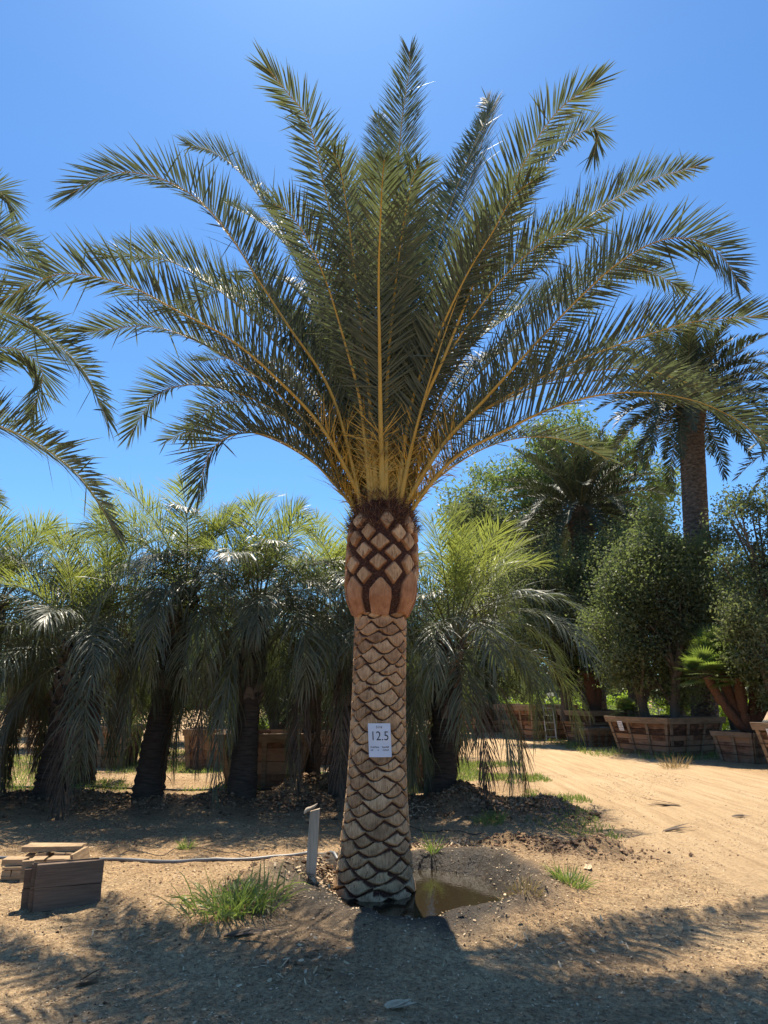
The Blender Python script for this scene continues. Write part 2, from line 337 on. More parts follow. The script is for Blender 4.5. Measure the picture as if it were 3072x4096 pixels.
def H(x, y):
    x = np.asarray(x, float); y = np.asarray(y, float)
    h = .05*fbm(x*.35, y*.35, 1, 3)+.018*fbm(x*2.2, y*2.2, 11, 3)
    near = np.exp(-((y-7)/9)**2)
    h = h+near*(.016*fbm(x*9, y*9, 21, 3)+.007*fbm(x*21, y*21, 25, 2))
    rd = road_mask(x, y)
    l, r = road_edges(y); u = x-(l*.45+r*.55)
    h = h*(1-.55*rd)+rd*(-.02*np.exp(-((u-.85)/.25)**2)-.02*np.exp(-((u+.85)/.25)**2)+.006*np.sin(u*26+fbm(x, y*.3, 3)*4))
    h = h+.125*np.exp(-(((x-.1)/2.6)**2+((y-6.9)/1.7)**2)**2)
    # basin round the date palm
    dx = x-.30; dy = y-6.70; rr = np.hypot(dx, dy)*1.08+.24*fbm(x*1.3+4, y*1.3, 31, 3)+.10*fbm(x*5, y*5, 32, 3)
    rt = dx/np.maximum(rr, .1); bk = dy/np.maximum(rr, .1)
    rim = .035+.10*np.clip(rt, 0, 1)**1.5+.05*np.clip(bk, 0, 1)+.06*fbm(x*2, y*2, 41, 2)
    h = h+rim*np.exp(-((rr-1.12)/.26)**2)-.17*(1-ss(.60, 1.0, rr))
    h = h+.13*np.exp(-(((x+1.0)/.45)**2+((y-6.75)/.60)**2))*(1+.9*fbm(x*3, y*3, 43, 3))
    # berm of dug soil along the row of jelly palms
    b = seg(x, y, (-9.5, 12.0), (1.5, 11.9)); lump = 1+1.0*fbm(x*1.6, y*1.6, 51, 4)
    h = h+.17*np.exp(-((b)/.75)**2)*np.clip(lump, 0, 2)
    b = seg(x, y, (1.2, 11.4), (2.25, 10.9)); h = h+.26*np.exp(-(b/.55)**2)*np.clip(1+.9*fbm(x*2.5, y*2.5, 55, 4), 0, 2)
    b = seg(x, y, (-1.3, 13.1), (-.4, 13.5)); h = h+.30*np.exp(-(b/.5)**2)*np.clip(1+.9*fbm(x*2.5, y*2.5, 56, 4), 0, 2)
    # low heaps right of the basin
    for (cx, cy, s, a) in ((1.55, 8.75, .38, .14), (2.35, 8.35, .28, .13), (2.05, 8.2, .7, .06), (2.9, 7.4, .8, .05)):
        h = h+a*np.exp(-(((x-cx)/s)**2+((y-cy)/(s*.7))**2))*np.clip(1+1.2*fbm(x*5, y*5, 61, 3), 0, 2)
    h = h+.02*np.abs(fbm(x*6, y*6, 71, 3))*np.exp(-((y-12)/1.6)**2)*(1-rd)
    return h
def axis(lo, hi, d, far0, far1, g=1.09):
    a = list(np.arange(lo, hi, d)); s = d; x = a[-1]
    while x < far1: s *= g; x += s; a.append(x)
    s = d; x = lo; pre = []
    while x > far0: s *= g; x -= s; pre.append(x)
    return A(pre[::-1]+a)
gx = axis(-4.6, 4.8, .026, -420, 420); gy = axis(4.0, 13.6, .03, -60, 900, 1.05)
X, Y = np.meshgrid(gx, gy); Hh = H(X, Y); Hh = Hh*np.exp(-(np.maximum(0, np.hypot(X, Y)-60)/30))
nx, ny = len(gx), len(gy)
rm = road_mask(X, Y)
rr0 = np.hypot((X-.25), (Y-6.65))+.25*fbm(X*1.6, Y*1.6, 33, 4)
wet = np.clip(1-ss(.92, 1.42, rr0+.1*fbm(X*7, Y*7, 35, 3)), 0, 1)
wet = np.maximum(wet, .40*(1-ss(.35, .95, np.hypot(X+.45, (Y-5.75)*1.1)+.3*fbm(X*2, Y*2, 34, 4))))
bm = np.clip(np.exp(-(seg(X, Y, (-9.5, 12.0), (1.5, 11.9))/1.1)**2)*1.2+np.exp(-(seg(X, Y, (1.2, 11.4), (2.3, 10.9))/.7)**2)*1.3, 0, 1)*(.75+.5*fbm(X*2, Y*2, 81, 3))
bm = np.clip(bm+.5*np.exp(-(np.hypot(X-2.1, (Y-8.3)*1.3)/.8)**2)*(1+fbm(X*3, Y*3, 82, 3)), 0, .9)
mask = np.stack([wet, rm, bm], -1).reshape(-1, 3)
V = np.stack([X, Y, Hh], -1).reshape(-1, 3)
i = (np.arange(ny-1)[:, None]*nx+np.arange(nx-1)[None]).ravel()
Q = np.stack([i, i+1, i+nx+1, i+nx], 1); isr = rm.ravel()[i] > .5
def sub(Qs):
    u, inv = np.unique(Qs, return_inverse=True); return V[u], inv.reshape(Qs.shape), mask[u]
v_, q_, m_ = sub(Q[~isr]); tag(M().add(v_, q_, m_).build('ground', MT['ground'], smooth=True, attr=True), kind='structure')
v_, q_, m_ = sub(Q[isr]); tag(M().add(v_, q_, m_).build('dirt_road', MT['ground'], smooth=True, attr=True), kind='structure')
def hz(x, y): return float(H(A([x]), A([y]))[0])
flat_gnd = gnd
def gnd(px, py, z=None):                 # where a line of sight meets the uneven ground
    z = 0.
    for _ in range(8): q = flat_gnd(px, py, z); z = .5*z+.5*hz(q[0], q[1])
    return flat_gnd(px, py, z)

# puddle
m, n, l, p, o = newmat('muddy_water')
p.inputs['Base Color'].default_value = (.024, .018, .010, 1); p.inputs['Roughness'].default_value = .06
p.inputs['Specular IOR Level'].default_value = .6
tc = n.new('ShaderNodeTexCoord'); q = n.new('ShaderNodeTexNoise'); q.inputs['Scale'].default_value = 26; l.new(tc.outputs['Object'], q.inputs['Vector'])
b = n.new('ShaderNodeBump'); b.inputs['Strength'].default_value = .12; b.inputs['Distance'].default_value = .01; l.new(q.outputs[0], b.inputs['Height']); l.new(b.outputs[0], p.inputs['Normal'])
th = np.linspace(0, 2*pi, 65)[:-1]
pv = np.stack([.30+1.05*np.cos(th), 6.70+1.02*np.sin(th), 0*th+.052], 1)
tag(M().add(pv, [list(range(64))]).build('puddle_water', m), 'brown puddle of irrigation water round the foot of the date palm', 'puddle', kind='structure')

# ---------------------------------------------------------------- date palm: trunk
def cyl(prof, nth, nz, fn):
    prof = A(prof, dtype=float); z = np.linspace(prof[0, 0], prof[-1, 0], nz); th = np.arange(nth)*2*pi/nth
    r = np.interp(z, prof[:, 0], prof[:, 1]); cx = np.interp(z, prof[:, 0], prof[:, 2]); cy = np.interp(z, prof[:, 0], prof[:, 3])
    TH, ZZ = np.meshgrid(th, z); RR = r[:, None]+0*TH
    d, mk = fn(TH, ZZ, RR)
    Rr = RR+d
    Vv = np.stack([cx[:, None]+Rr*np.sin(TH), cy[:, None]-Rr*np.cos(TH), ZZ], -1)
    i = np.arange(nz-1)[:, None]*nth; j = np.arange(nth)[None]; j2 = (j+1) % nth
    return Vv, np.stack([i+j, i+j2, i+nth+j2, i+nth+j], -1).reshape(-1, 4), mk
def fish(TH, ZZ, RR, z0, z1, n=7, dz=.074, B=.080, seed=0, tw=.62, gap=.0055, amp=.010, base_amp=.024, hw=.62):
    rs = np.random.default_rng(seed); rows = int((z1-z0)/dz)+4
    zz = ZZ+.007*fbm(TH*4/2/pi*n, ZZ*14, seed+3, 3)
    dist = np.zeros(TH.shape); tone = np.zeros(TH.shape); dtop = np.full(TH.shape, 9.); ct = np.zeros(TH.shape); cs_ = ct.copy()
    for i in range(-1, rows):
        ph = i*tw*2*pi/n; jp = rs.normal(0, .055, n); jz_ = rs.normal(0, .009, n); jb_ = 1+rs.normal(0, .15, n); tn_ = rs.random(n); jw = 1+rs.normal(0, .06, n)
        zb = np.full(TH.shape, 99.); cu = zb.copy(); us = zb.copy(); tn = np.zeros(TH.shape)
        u0 = (TH-ph)/(2*pi/n); k0 = np.floor(u0+.5)
        for dk in (-1, 0, 1):
            kk = k0+dk; ki = (kk % n).astype(int); u = np.clip((u0-kk-jp[ki])/(hw*jw[ki]), -1, 1)
            z_ = z0+i*dz+jz_[ki]-B*jb_[ki]*(.5*(1-np.abs(u)**1.7)+.5*(.5+.5*np.cos(pi*u)))
            bt = z_ < zb; zb = np.where(bt, z_, zb); cu = np.where(bt, np.abs(u), cu); us = np.where(bt, u, us); tn = np.where(bt, tn_[ki], tn)
        cov = zz > zb
        dd = zb-zz; better = ~cov & (dd < dtop)
        ct = np.where(better, cu, ct); cs_ = np.where(better, us, cs_); dtop = np.where(better, dd, dtop); dtop = np.where(cov, 9., dtop)
        dist = np.where(cov, zz-zb, dist)
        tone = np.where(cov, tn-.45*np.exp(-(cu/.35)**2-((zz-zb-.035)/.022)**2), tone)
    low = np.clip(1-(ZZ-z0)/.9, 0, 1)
    g = (gap+.026*ct**3+(.014+.006*low)*np.exp(-((cs_+.42)/.28)**2)+.006*fbm(TH*20, ZZ*60, seed+9, 3))*(1+.5*low)
    gapm = ss(g*1.15, g*.85, dtop)
    low = np.clip(1-(ZZ-z0)/.9, 0, 1)
    h = amp*ss(0, .022, dist)+(.005+base_amp*low**1.3)*np.exp(-dist/.06)*ss(0, .020, dist)
    h = h*(1-gapm)-.010*gapm
    edge = ss(.0, .005+.010*low, dist)
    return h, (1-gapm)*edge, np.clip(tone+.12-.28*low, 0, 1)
ZN, ZT = 2.46, 3.42
def hero_fn(TH, ZZ, RR):
    h, mk, tone = fish(TH, ZZ, RR, -.14, ZN+.02, seed=4)
    fibn = fbm(TH*30, ZZ*55, 91, 3)
    hp = .012*fibn-.004; mp = np.zeros(TH.shape); fr = np.zeros(TH.shape); tp = np.zeros(TH.shape)
    rs = np.random.default_rng(12); n = 7; dz = .103
    for i in range(0, 9):
        zc0 = 2.80+i*dz; ph = i*.54*2*pi/n+.35
        for k in range(n):
            c = ph+k*2*pi/n+rs.normal(0, .045); zc = zc0+rs.normal(0, .015)
            if zc > ZT-.09: continue
            du = ((TH-c+pi) % (2*pi)-pi)*.34/(.068*(1+rs.normal(0, .10))); dv = (ZZ-zc)/(.073*(1+rs.normal(0, .12)))
            dv = np.where(dv < 0, dv*(.82 if i < 2 else 1), dv*1.0)
            mm = np.maximum(np.abs(du)*.93+np.abs(dv)*.93, np.maximum(np.abs(du), np.abs(dv))*1.02)+.04*fbm(TH*9+k, ZZ*20, 7+i, 2)
            pl = np.clip((1.24-mm)/.24, 0, 1)
            hh = .036*pl+.006*(dv*-.5)*(pl > .99)
            better = (pl > 0) & (hh > hp)
            hp = np.where(better, hh, hp); mp = np.where(better, ss(1.26, 1.20, mm), mp); fr = np.where(better, .75*ss(1.0, 1.08, mm)+.12, fr); tp = np.where(better, rs.random()*.8+.3, tp)
    rs = np.random.default_rng(5); n = 7
    for k in range(n):
        c = .03+k*2*pi/n+rs.normal(0, .06); top = ZN+.36+rs.normal(0, .035); t = (ZZ-(ZN-.02))/(top-ZN)
        wd = (.094+.006*k%.018)*np.clip((1.03-t)/.36, 0.02, 1)+.012*fbm(ZZ*9, TH*0+k, 3, 2)*(t < .9)+.003
        du = np.abs((TH-c+pi) % (2*pi)-pi)*.31/wd
        pl = ss(1.10, .96, du)*ss(1.04, .97, t); better = (pl > .05) & (t > -.2)
        hp = np.where(better, np.maximum(hp, .030*pl), hp); mp = np.where(better, np.maximum(mp*.0, ss(.05, .5, pl)), mp)
        fr = np.where(better, 1.0-.45*ss(.35, .95, t), fr); tp = np.where(better, .2+rs.random()*.8, tp)
    up = ss(ZN-.035, ZN-.028, ZZ+.02*np.sin(TH*5+1)*.8)
    H_ = h*(1-up)+hp*up; K = mk*(1-up)+mp*up; Fr = .35*ss(1.6, 2.5, ZZ)*(1-up)+fr*up; T_ = tone*(1-up)+tp*up
    top = ss(ZT-.06, ZT, ZZ); H_ = H_*(1-top)+(.01+.03*fibn)*top; K = K*(1-top)
    return H_, np.stack([K, Fr, T_], -1).reshape(-1, 3)
lean = lambda z: TX+.022*z
prof = [(z, r, lean(z), TY) for z, r in ((-.18, .36), (-.05, .355), (.1, .335), (.2, .322), (.4, .305), (.6, .285), (.9, .262), (1.2, .250), (1.65, .240), (2.1, .238), (2.40, .238), (2.43, .243), (2.50, .275), (2.58, .308), (2.68, .322), (2.9, .327), (3.15, .318), (3.3, .305), (3.42, .275), (3.52, .22), (3.62, .16))]
hero = empty('date_palm', (TX, TY, -.1), 'tall date palm in the centre with skinned diamond-patterned trunk and number sheet', 'palm tree')
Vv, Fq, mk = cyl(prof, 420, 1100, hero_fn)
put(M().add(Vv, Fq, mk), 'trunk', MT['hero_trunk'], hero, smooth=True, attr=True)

# ---------------------------------------------------------------- fronds
def frond(Cp, S0, n=120, Lm=.45, Wd=.024, V0=.45, droop=.15, t0=.16, ang=(60, 36), k=3, r0=.03, r1=.004, spine=.0, twist=0., roll=0., jit=.10, lenbase=.45, rs=rng, MM=48, up=0):
    Cv, L = spline(Cp, MM); T, S, N = frames(Cv, S0)
    if twist or roll:
        a = np.linspace(roll*.3, roll+twist, MM)[:, None]; S, N = S*np.cos(a)+N*np.sin(a), N*np.cos(a)-S*np.sin(a)
    la, sa = M(), M(); s = np.linspace(0, 1, MM)
    rad = r1+(r0-r1)*(1-s)**1.5+.6*r0*np.exp(-s*22)
    tube(sa, Cv, rad, 6, S[0], .62)
    def samp(Q, t): return np.stack([np.interp(t, s, Q[:, q]) for q in range(3)], 1)
    for sg in (-1, 1):
        t = t0+(1-t0)*(np.linspace(0, 1, n)**.95); t = np.clip(t+rs.normal(0, .25/n, n), 0, 1)
        e = (t-t0)/(1-t0)
        env = (lenbase+(1-lenbase)*ss(0, .28, e))*(1-.46*ss(.60, 1.02, e))
        a = np.radians(ang[0]+(ang[1]-ang[0])*e-22*ss(.9, 1, e))+rs.normal(0, jit*.8, n)
        v = V0*(1-.45*e)+rs.normal(0, jit, n)+up
        P, Tt, Ss, Nn = samp(Cv, t), unit(samp(T, t)), unit(samp(S, t)), unit(samp(N, t))
        ca, sa_, cv, sv = np.cos(a)[:, None], np.sin(a)[:, None], np.cos(v)[:, None], np.sin(v)[:, None]
        D = Tt*ca+sg*Ss*sa_*cv+Nn*sa_*sv
        NN = Nn*cv-sg*Ss*sv+rs.normal(0, .22, (n, 3))
        P = P+sg*Ss*(np.interp(t, s, rad)*.8)[:, None]
        wild = rs.random(n); D = np.where((wild < .07)[:, None], D+rs.normal(0, .45, (n, 3)), D); kp = wild < .965; P, D, NN, env = P[kp], D[kp], NN[kp], env[kp]; nk = int(kp.sum())
        ribbons(la, P, D, NN, Lm*env*(1+rs.normal(0, .11, nk)), Wd*(.7+.3*env), droop*(1+rs.normal(0, .3, nk)), k)
        if spine:
            ns = int(30*spine); t = np.sort(rs.uniform(.035, t0+.03, ns)); 
            P, Tt, Ss, Nn = samp(Cv, t), unit(samp(T, t)), unit(samp(S, t)), unit(samp(N, t))
            a = rs.normal(.85, .25, ns)[:, None]; v = rs.normal(.5, .5, ns)[:, None]
            D = Tt*np.cos(a)+sg*Ss*np.sin(a)*np.cos(v)+Nn*np.sin(a)*np.sin(v)
            ribbons(sa, P, D, Nn+rs.normal(0, .5, (ns, 3)), .10+.26*(t/t0)*rs.uniform(.6, 1.2, ns), .010, .0, 2, [1, .8, .1])
    return la, sa
def add_frond(root, C3, S0, lm, sm, **k):
    la, sa = frond(C3, S0, **k)
    f = put(la, 'frond', lm, root); sk = M(); sk.v = sa.v; sk.f = sa.f; sk.m = sa.m; sk.n = sa.n
    L = root_world(root); sk.v = [v-L for v in sk.v]; sk.build('stalk', sm, f, smooth=True)
    return f
CB = A([lean(3.4), TY, 3.42])
# arc of each visible frond: points seen in the photo (1/1659 scale), how far its tip stands behind (+) or before (-) the trunk
HF = [
 ([(720, 860), (620, 700), (555, 600), (490, 500), (420, 425), (330, 380), (240, 375), (150, 420)], -.9, 0.55, {'up': .35}),
 ([(735, 790), (665, 600), (590, 470), (520, 375), (460, 328), (405, 312)], .9, -.3, {}),
 ([(785, 880), (765, 720), (735, 560), (700, 400), (665, 260), (625, 205), (578, 148)], -1.1, .2, {}),
 ([(822, 900), (820, 760), (818, 600), (822, 470), (826, 390), (830, 345)], -2.0, 0, {}),
 ([(838, 860), (846, 700), (850, 520), (860, 350), (872, 230), (885, 150), (884, 112)], .35, 0, {}),
 ([(868, 880), (895, 720), (935, 560), (985, 410), (1030, 300), (1062, 235)], .3, -.2, {}),
 ([(905, 900), (960, 770), (1020, 620), (1070, 490), (1130, 355), (1200, 245), (1285, 178)], -1.2, -.2, {}),
 ([(930, 820), (1010, 640), (1090, 490), (1160, 380), (1225, 305), (1290, 275), (1282, 335)], .6, .2, {}),
 ([(950, 860), (1060, 690), (1160, 570), (1270, 470), (1390, 395), (1508, 358)], .5, -.3, {}),
 ([(950, 970), (1050, 860), (1150, 750), (1250, 645), (1340, 565), (1430, 518), (1510, 520), (1565, 560), (1592, 608)], -1.2, -.3, {}),
 ([(960, 900), (1090, 750), (1200, 655), (1300, 595), (1390, 583), (1475, 625)], 1.6, -.2, {}),
 ([(960, 950), (1080, 865), (1210, 795), (1350, 740), (1500, 695), (1648, 682)], -.5, -.2, {}),
 ([(970, 1000), (1080, 935), (1210, 875), (1340, 848), (1470, 858), (1580, 900), (1690, 985)], -.7, -.25, {}),
 ([(955, 950), (1060, 880), (1170, 830), (1290, 800), (1400, 800), (1520, 840)], 1.0, -.3, {}),
 ([(700, 930), (600, 820), (500, 735), (390, 675), (270, 615), (130, 592), (-10, 655)], -.8, .3, {}),
 ([(690, 950), (600, 850), (520, 790), (420, 735), (320, 705), (180, 718)], .4, .3, {}),
 ([(705, 880), (620, 770), (530, 675), (440, 605), (350, 560), (222, 553)], .6, .3, {}),
 ([(725, 840), (650, 730), (560, 655), (480, 625), (395, 665)], 1.8, .2, {}),
 ([(690, 970), (600, 890), (500, 845), (400, 832), (335, 858), (282, 938)], 1.3, .2, {}),
 ([(690, 1010), (620, 960), (550, 935), (490, 945), (450, 985), (428, 1065)], .6, .3, {}),
 ([(680, 960), (600, 900), (520, 868), (450, 885), (410, 950)], 2.1, .2, {}),
 ([(740, 840), (700, 700), (640, 560), (575, 490), (495, 442)], 2.0, -.1, {}),
 ([(800, 860), (790, 720), (775, 580), (765, 480), (760, 420)], 1.4, 0, {}),
 ([(858, 860), (870, 720), (890, 600), (915, 500), (935, 430)], 1.5, 0, {}),
 ([(885, 870), (930, 730), (1000, 600), (1060, 520), (1140, 470)], 1.7, 0, {}),
 ([(905, 900), (980, 780), (1090, 690), (1180, 640), (1270, 660)], 2.0, 0, {}),
 ([(770, 880), (730, 760), (670, 660), (600, 600), (520, 600)], 2.1, 0, {}),
 ([(800, 880), (785, 740), (768, 600), (752, 470), (735, 365), (720, 330)], -1.3, 0, {}),
 ([(835, 880), (842, 740), (856, 600), (872, 480), (892, 385), (905, 355)], -1.6, 0, {}),
 ([(865, 870), (900, 730), (945, 590), (990, 460), (1028, 350), (1058, 245), (1052, 215)], 1.5, 0, {}),
 ([(890, 870), (940, 740), (1005, 600), (1065, 500), (1105, 430), (1150, 390)], -1.4, 0, {}),
 ([(780, 880), (745, 740), (705, 610), (665, 520), (625, 460), (590, 440)], -1.2, 0, {}),
 ([(850, 860), (848, 700), (842, 540), (832, 400), (822, 300), (818, 255)], 1.5, 0, {}),
 ([(900, 880), (985, 740), (1070, 620), (1150, 540), (1220, 500), (1280, 490)], -1.0, 0, {}),
]
rf = np.random.default_rng(3)
for pts, dy, tw, kw in HF:
    P = [at(px*1.8517, py*1.8517, TY) for px, py in pts]
    P0 = A([P[0][0], 0, P[0][2]]); dirx = P[min(3, len(P)-1)][0]-CB[0]
    # where the stalk leaves the crown
    dye = dy if abs(dy) > .3 else .3*np.sign(dy+.01)
    if pts[-1][1] < 320: dye = np.sign(dye)*max(abs(dye), 1.3)
    az = math.atan2(dye, dirx)
    b0 = CB+A([.19*cos(az), .19*sin(az), rf.uniform(-.12, .10) if abs(dirx) > .8 else rf.uniform(0, .12)])
    tot = len(P)
    P3 = [b0-A([.04*cos(az), .04*sin(az), .12]), b0]
    for i, (px, py) in enumerate(pts):
        f_ = ((i+1)/tot)**1.25
        P3.append(at(px*1.8517, py*1.8517, TY+b0[1]*0+dy*f_+(b0[1]-TY)*(1-f_)))
    rad = unit(A([cos(az), sin(az), 0])); S0 = np.cross(rad, Z)
    Lc = spline(P3, 10)[1]
    side = (pts[-1][0] < 480 and dy < 1.9 and pts[-1][1] > 320) or (dirx > 0 and pts[-1][1] > 660)
    lat = min(1, abs(dirx)/2.2)*np.sign(dirx); kw2 = dict(n=int(44*Lc), Lm=(.54 if side else .50), Wd=.0175, V0=(.85 if side else .55), droop=.10, t0=.20, r0=.033, r1=.004, spine=1.8, roll=(.25 if side else .65)*lat, twist=abs(tw)*.6*lat, k=3, rs=rf); kw2.update(kw)
    add_frond(hero, P3, S0, MT['hero_leaf'], MT['hero_stalk'], **kw2)
def arc(base, az, el, L, bend, p=1.4, m=9, side=0):
    P = [A(base, dtype=float)]; d = L/(m-1)
    for i in range(m-1):
        s = (i+.5)/(m-1); e = el-bend*s**p; a = az+side*s
        P.append(P[-1]+d*A([cos(a)*cos(e), sin(a)*cos(e), sin(e)]))
    return P
for i in range(15):      # the far side of the crown and the young upright ones
    az = R(rf.uniform(15, 165)) if i < 11 else R(rf.uniform(0, 360)); el = R(rf.uniform(45, 82)) if i < 11 else R(rf.uniform(66, 86))
    L = rf.uniform(3.2, 4.4) if i < 11 else rf.uniform(2.4, 3.4)
    P3 = arc(CB+A([.15*cos(az), .15*sin(az), 0]), az, el, L, R(rf.uniform(30, 65)) if i < 11 else R(15))
    add_frond(hero, P3, np.cross(A([cos(az), sin(az), 0]), Z), MT['hero_leaf'], MT['hero_stalk'], n=int(36*L), Lm=.48, Wd=.018, V0=.65, droop=.12, spine=1.2, r0=.024, rs=rf, twist=rf.normal(0, .4))
# fibre tufts and flower stalks at the crown base
fb = M(); nf = 2600; a = rf.uniform(0, 2*pi, nf); z = rf.uniform(3.22, 3.62, nf); rr = np.interp(z, [3.2, 3.42, 3.62], [.33, .29, .20])
P = np.stack([CB[0]+rr*np.cos(a), CB[1]+rr*np.sin(a), z], 1)
ribbons(fb, P, np.stack([np.cos(a), np.sin(a), rf.uniform(-.3, 1.6, nf)], 1)+rf.normal(0, .7, (nf, 3)), rf.normal(0, 1, (nf, 3)), rf.uniform(.04, .13, nf), .005, .1, 2)
MT['fibre'] = plain('crown_fibre', (.06, .028, .018), (.22, .12, .07), .9, (30, 30, 30), .1, .8)
put(fb, 'fibre_tufts', MT['fibre'], hero)
fl = M()
for q in range(9):
    a = rf.uniform(pi+.3, 2*pi-.3); b = CB+A([.16*cos(a), .16*sin(a), .45+rf.uniform(0, .35)])
    nn = 60; D = unit(np.stack([np.full(nn, cos(a)*.5), np.full(nn, sin(a)*.5), np.full(nn, .8)], 1)+rf.normal(0, .35, (nn, 3)))
    ribbons(fl, np.tile(b, (nn, 1))+rf.normal(0, .03, (nn, 3)), D, rf.normal(0, 1, (nn, 3)), rf.uniform(.12, .28, nn), .010, .2, 2)
put(fl, 'flower_stalks', MT['dry'], hero)

a = rf.uniform(0, 2*pi, 9000); z = rf.uniform(2.5, 3.35, 9000)
TT_ = np.clip(((a % (2*pi))/(2*pi)*420).astype(int), 0, 419); ZI = np.clip(((z+.18)/(3.62+.18)*1099).astype(int), 0, 1099)
k_ = mk.reshape(1100, 420, 3)[ZI, TT_, 0] < .15; P = Vv[ZI[k_], TT_[k_]]; a = a[k_]; n_ = len(a)
hr = M(); ribbons(hr, P, np.stack([np.sin(a), -np.cos(a), a*0], 1)*.5+rf.normal(0, .6, (n_, 3)), rf.normal(0, 1, (n_, 3)), rf.uniform(.02, .055, n_), .0028, .2, 2)
put(hr, 'fibre_hairs', MT['fibre'], hero)

# paper sheet on the trunk
def on_trunk(u, z, off):  # u metres sideways from the sheet's middle
    zc = 1.315; a0 = R(4); r = .262; a = a0+u/r*.55
    c = A([lean(zc)+r*sin(a0), TY-r*cos(a0), zc]); t = A([cos(a0), sin(a0), 0]); nrm = A([sin(a0), -cos(a0), 0])
    return c+t*u+Z*z+nrm*(off+.012-u*u*1.1+.002*sin(z*30))
sh = M(); us = np.linspace(-.1, .1, 13); vs = np.linspace(-.142, .142, 15); g = []
for v in vs:
    for u in us: g.append(on_trunk(u-.018*v/.14*.35, v, .004))
q = [[r*13+c, r*13+c+1, (r+1)*13+c+1, (r+1)*13+c] for r in range(14) for c in range(12)]
g = A(g); sheet = tag(M().add(g, q).build('paper_sheet', MT['paper'], smooth=True), 'white printed paper sheet reading 12.5 stapled to the palm trunk', 'paper sign')
dg = None
def text(s, x, z, size, wide=1.0, bold=0):
    global dg
    cu = bpy.data.curves.new('lettering', 'FONT'); cu.body = s; cu.size = size; cu.align_x = 'CENTER'; cu.offset = bold
    ob = bpy.data.objects.new('lettering', cu); C.collection.objects.link(ob); bpy.context.view_layer.update()
    me = bpy.data.meshes.new_from_object(ob.evaluated_get(bpy.context.evaluated_depsgraph_get()))
    bpy.data.objects.remove(ob)
    for v in me.vertices:
        p = on_trunk(x+v.co.x*wide-.018*(z+v.co.y)/.14*.35, z+v.co.y, .0062); v.co = p
    me.materials.clear(); me.materials.append(MT['ink'])
    o = bpy.data.objects.new('lettering', me); C.collection.objects.link(o); o.parent = sheet
text('5116', -.002, .101, .027, 1, .0004); text('12.5', .0, -.001, .110, .88, -.0004)
text('Aerial Root', -.048, -.063, .0165, .95, .0005); text('Root Ball', .048, -.063, .0165, .95, .0005)
text("0.0'", -.072, -.088, .015, 1, .0004); text('ft', -.018, -.088, .015, 1, .0004); text("5'x5'x3.5'", .05, -.088, .015, .95, .0004)

# ---------------------------------------------------------------- other palms
def boots(acc, c0, c1, z0, z1, r, n, size, rs):
    for q in range(n):
        t = q/n; a = q*2.39996; z = z0+(z1-z0)*t; cx, cy = c0+(c1-c0)*((z-z0)/(z1-z0+1e-6)) if False else (np.interp(z, [z0, z1], [c0[0], c1[0]]), np.interp(z, [z0, z1], [c0[1], c1[1]]))
        d = A([cos(a), sin(a), 0]); s_ = np.cross(d, Z); b = A([cx, cy, z])+d*r*.85; s = size*rs.uniform(.8, 1.2)
        tip = b+d*s*.7+Z*s*1.2
        w0, w1 = s*.75, s*.32
        Vb = [b-s_*w0-Z*s*.4, b+s_*w0-Z*s*.4, b+s_*w0+Z*s*.5, b-s_*w0+Z*s*.5, tip-s_*w1-d*.0, tip+s_*w1, tip+s_*w1-d*s*.3, tip-s_*w1-d*s*.3]
        acc.add(Vb, [[0, 1, 5, 4], [1, 2, 6, 5], [2, 3, 7, 6], [3, 0, 4, 7], [4, 5, 6, 7]])
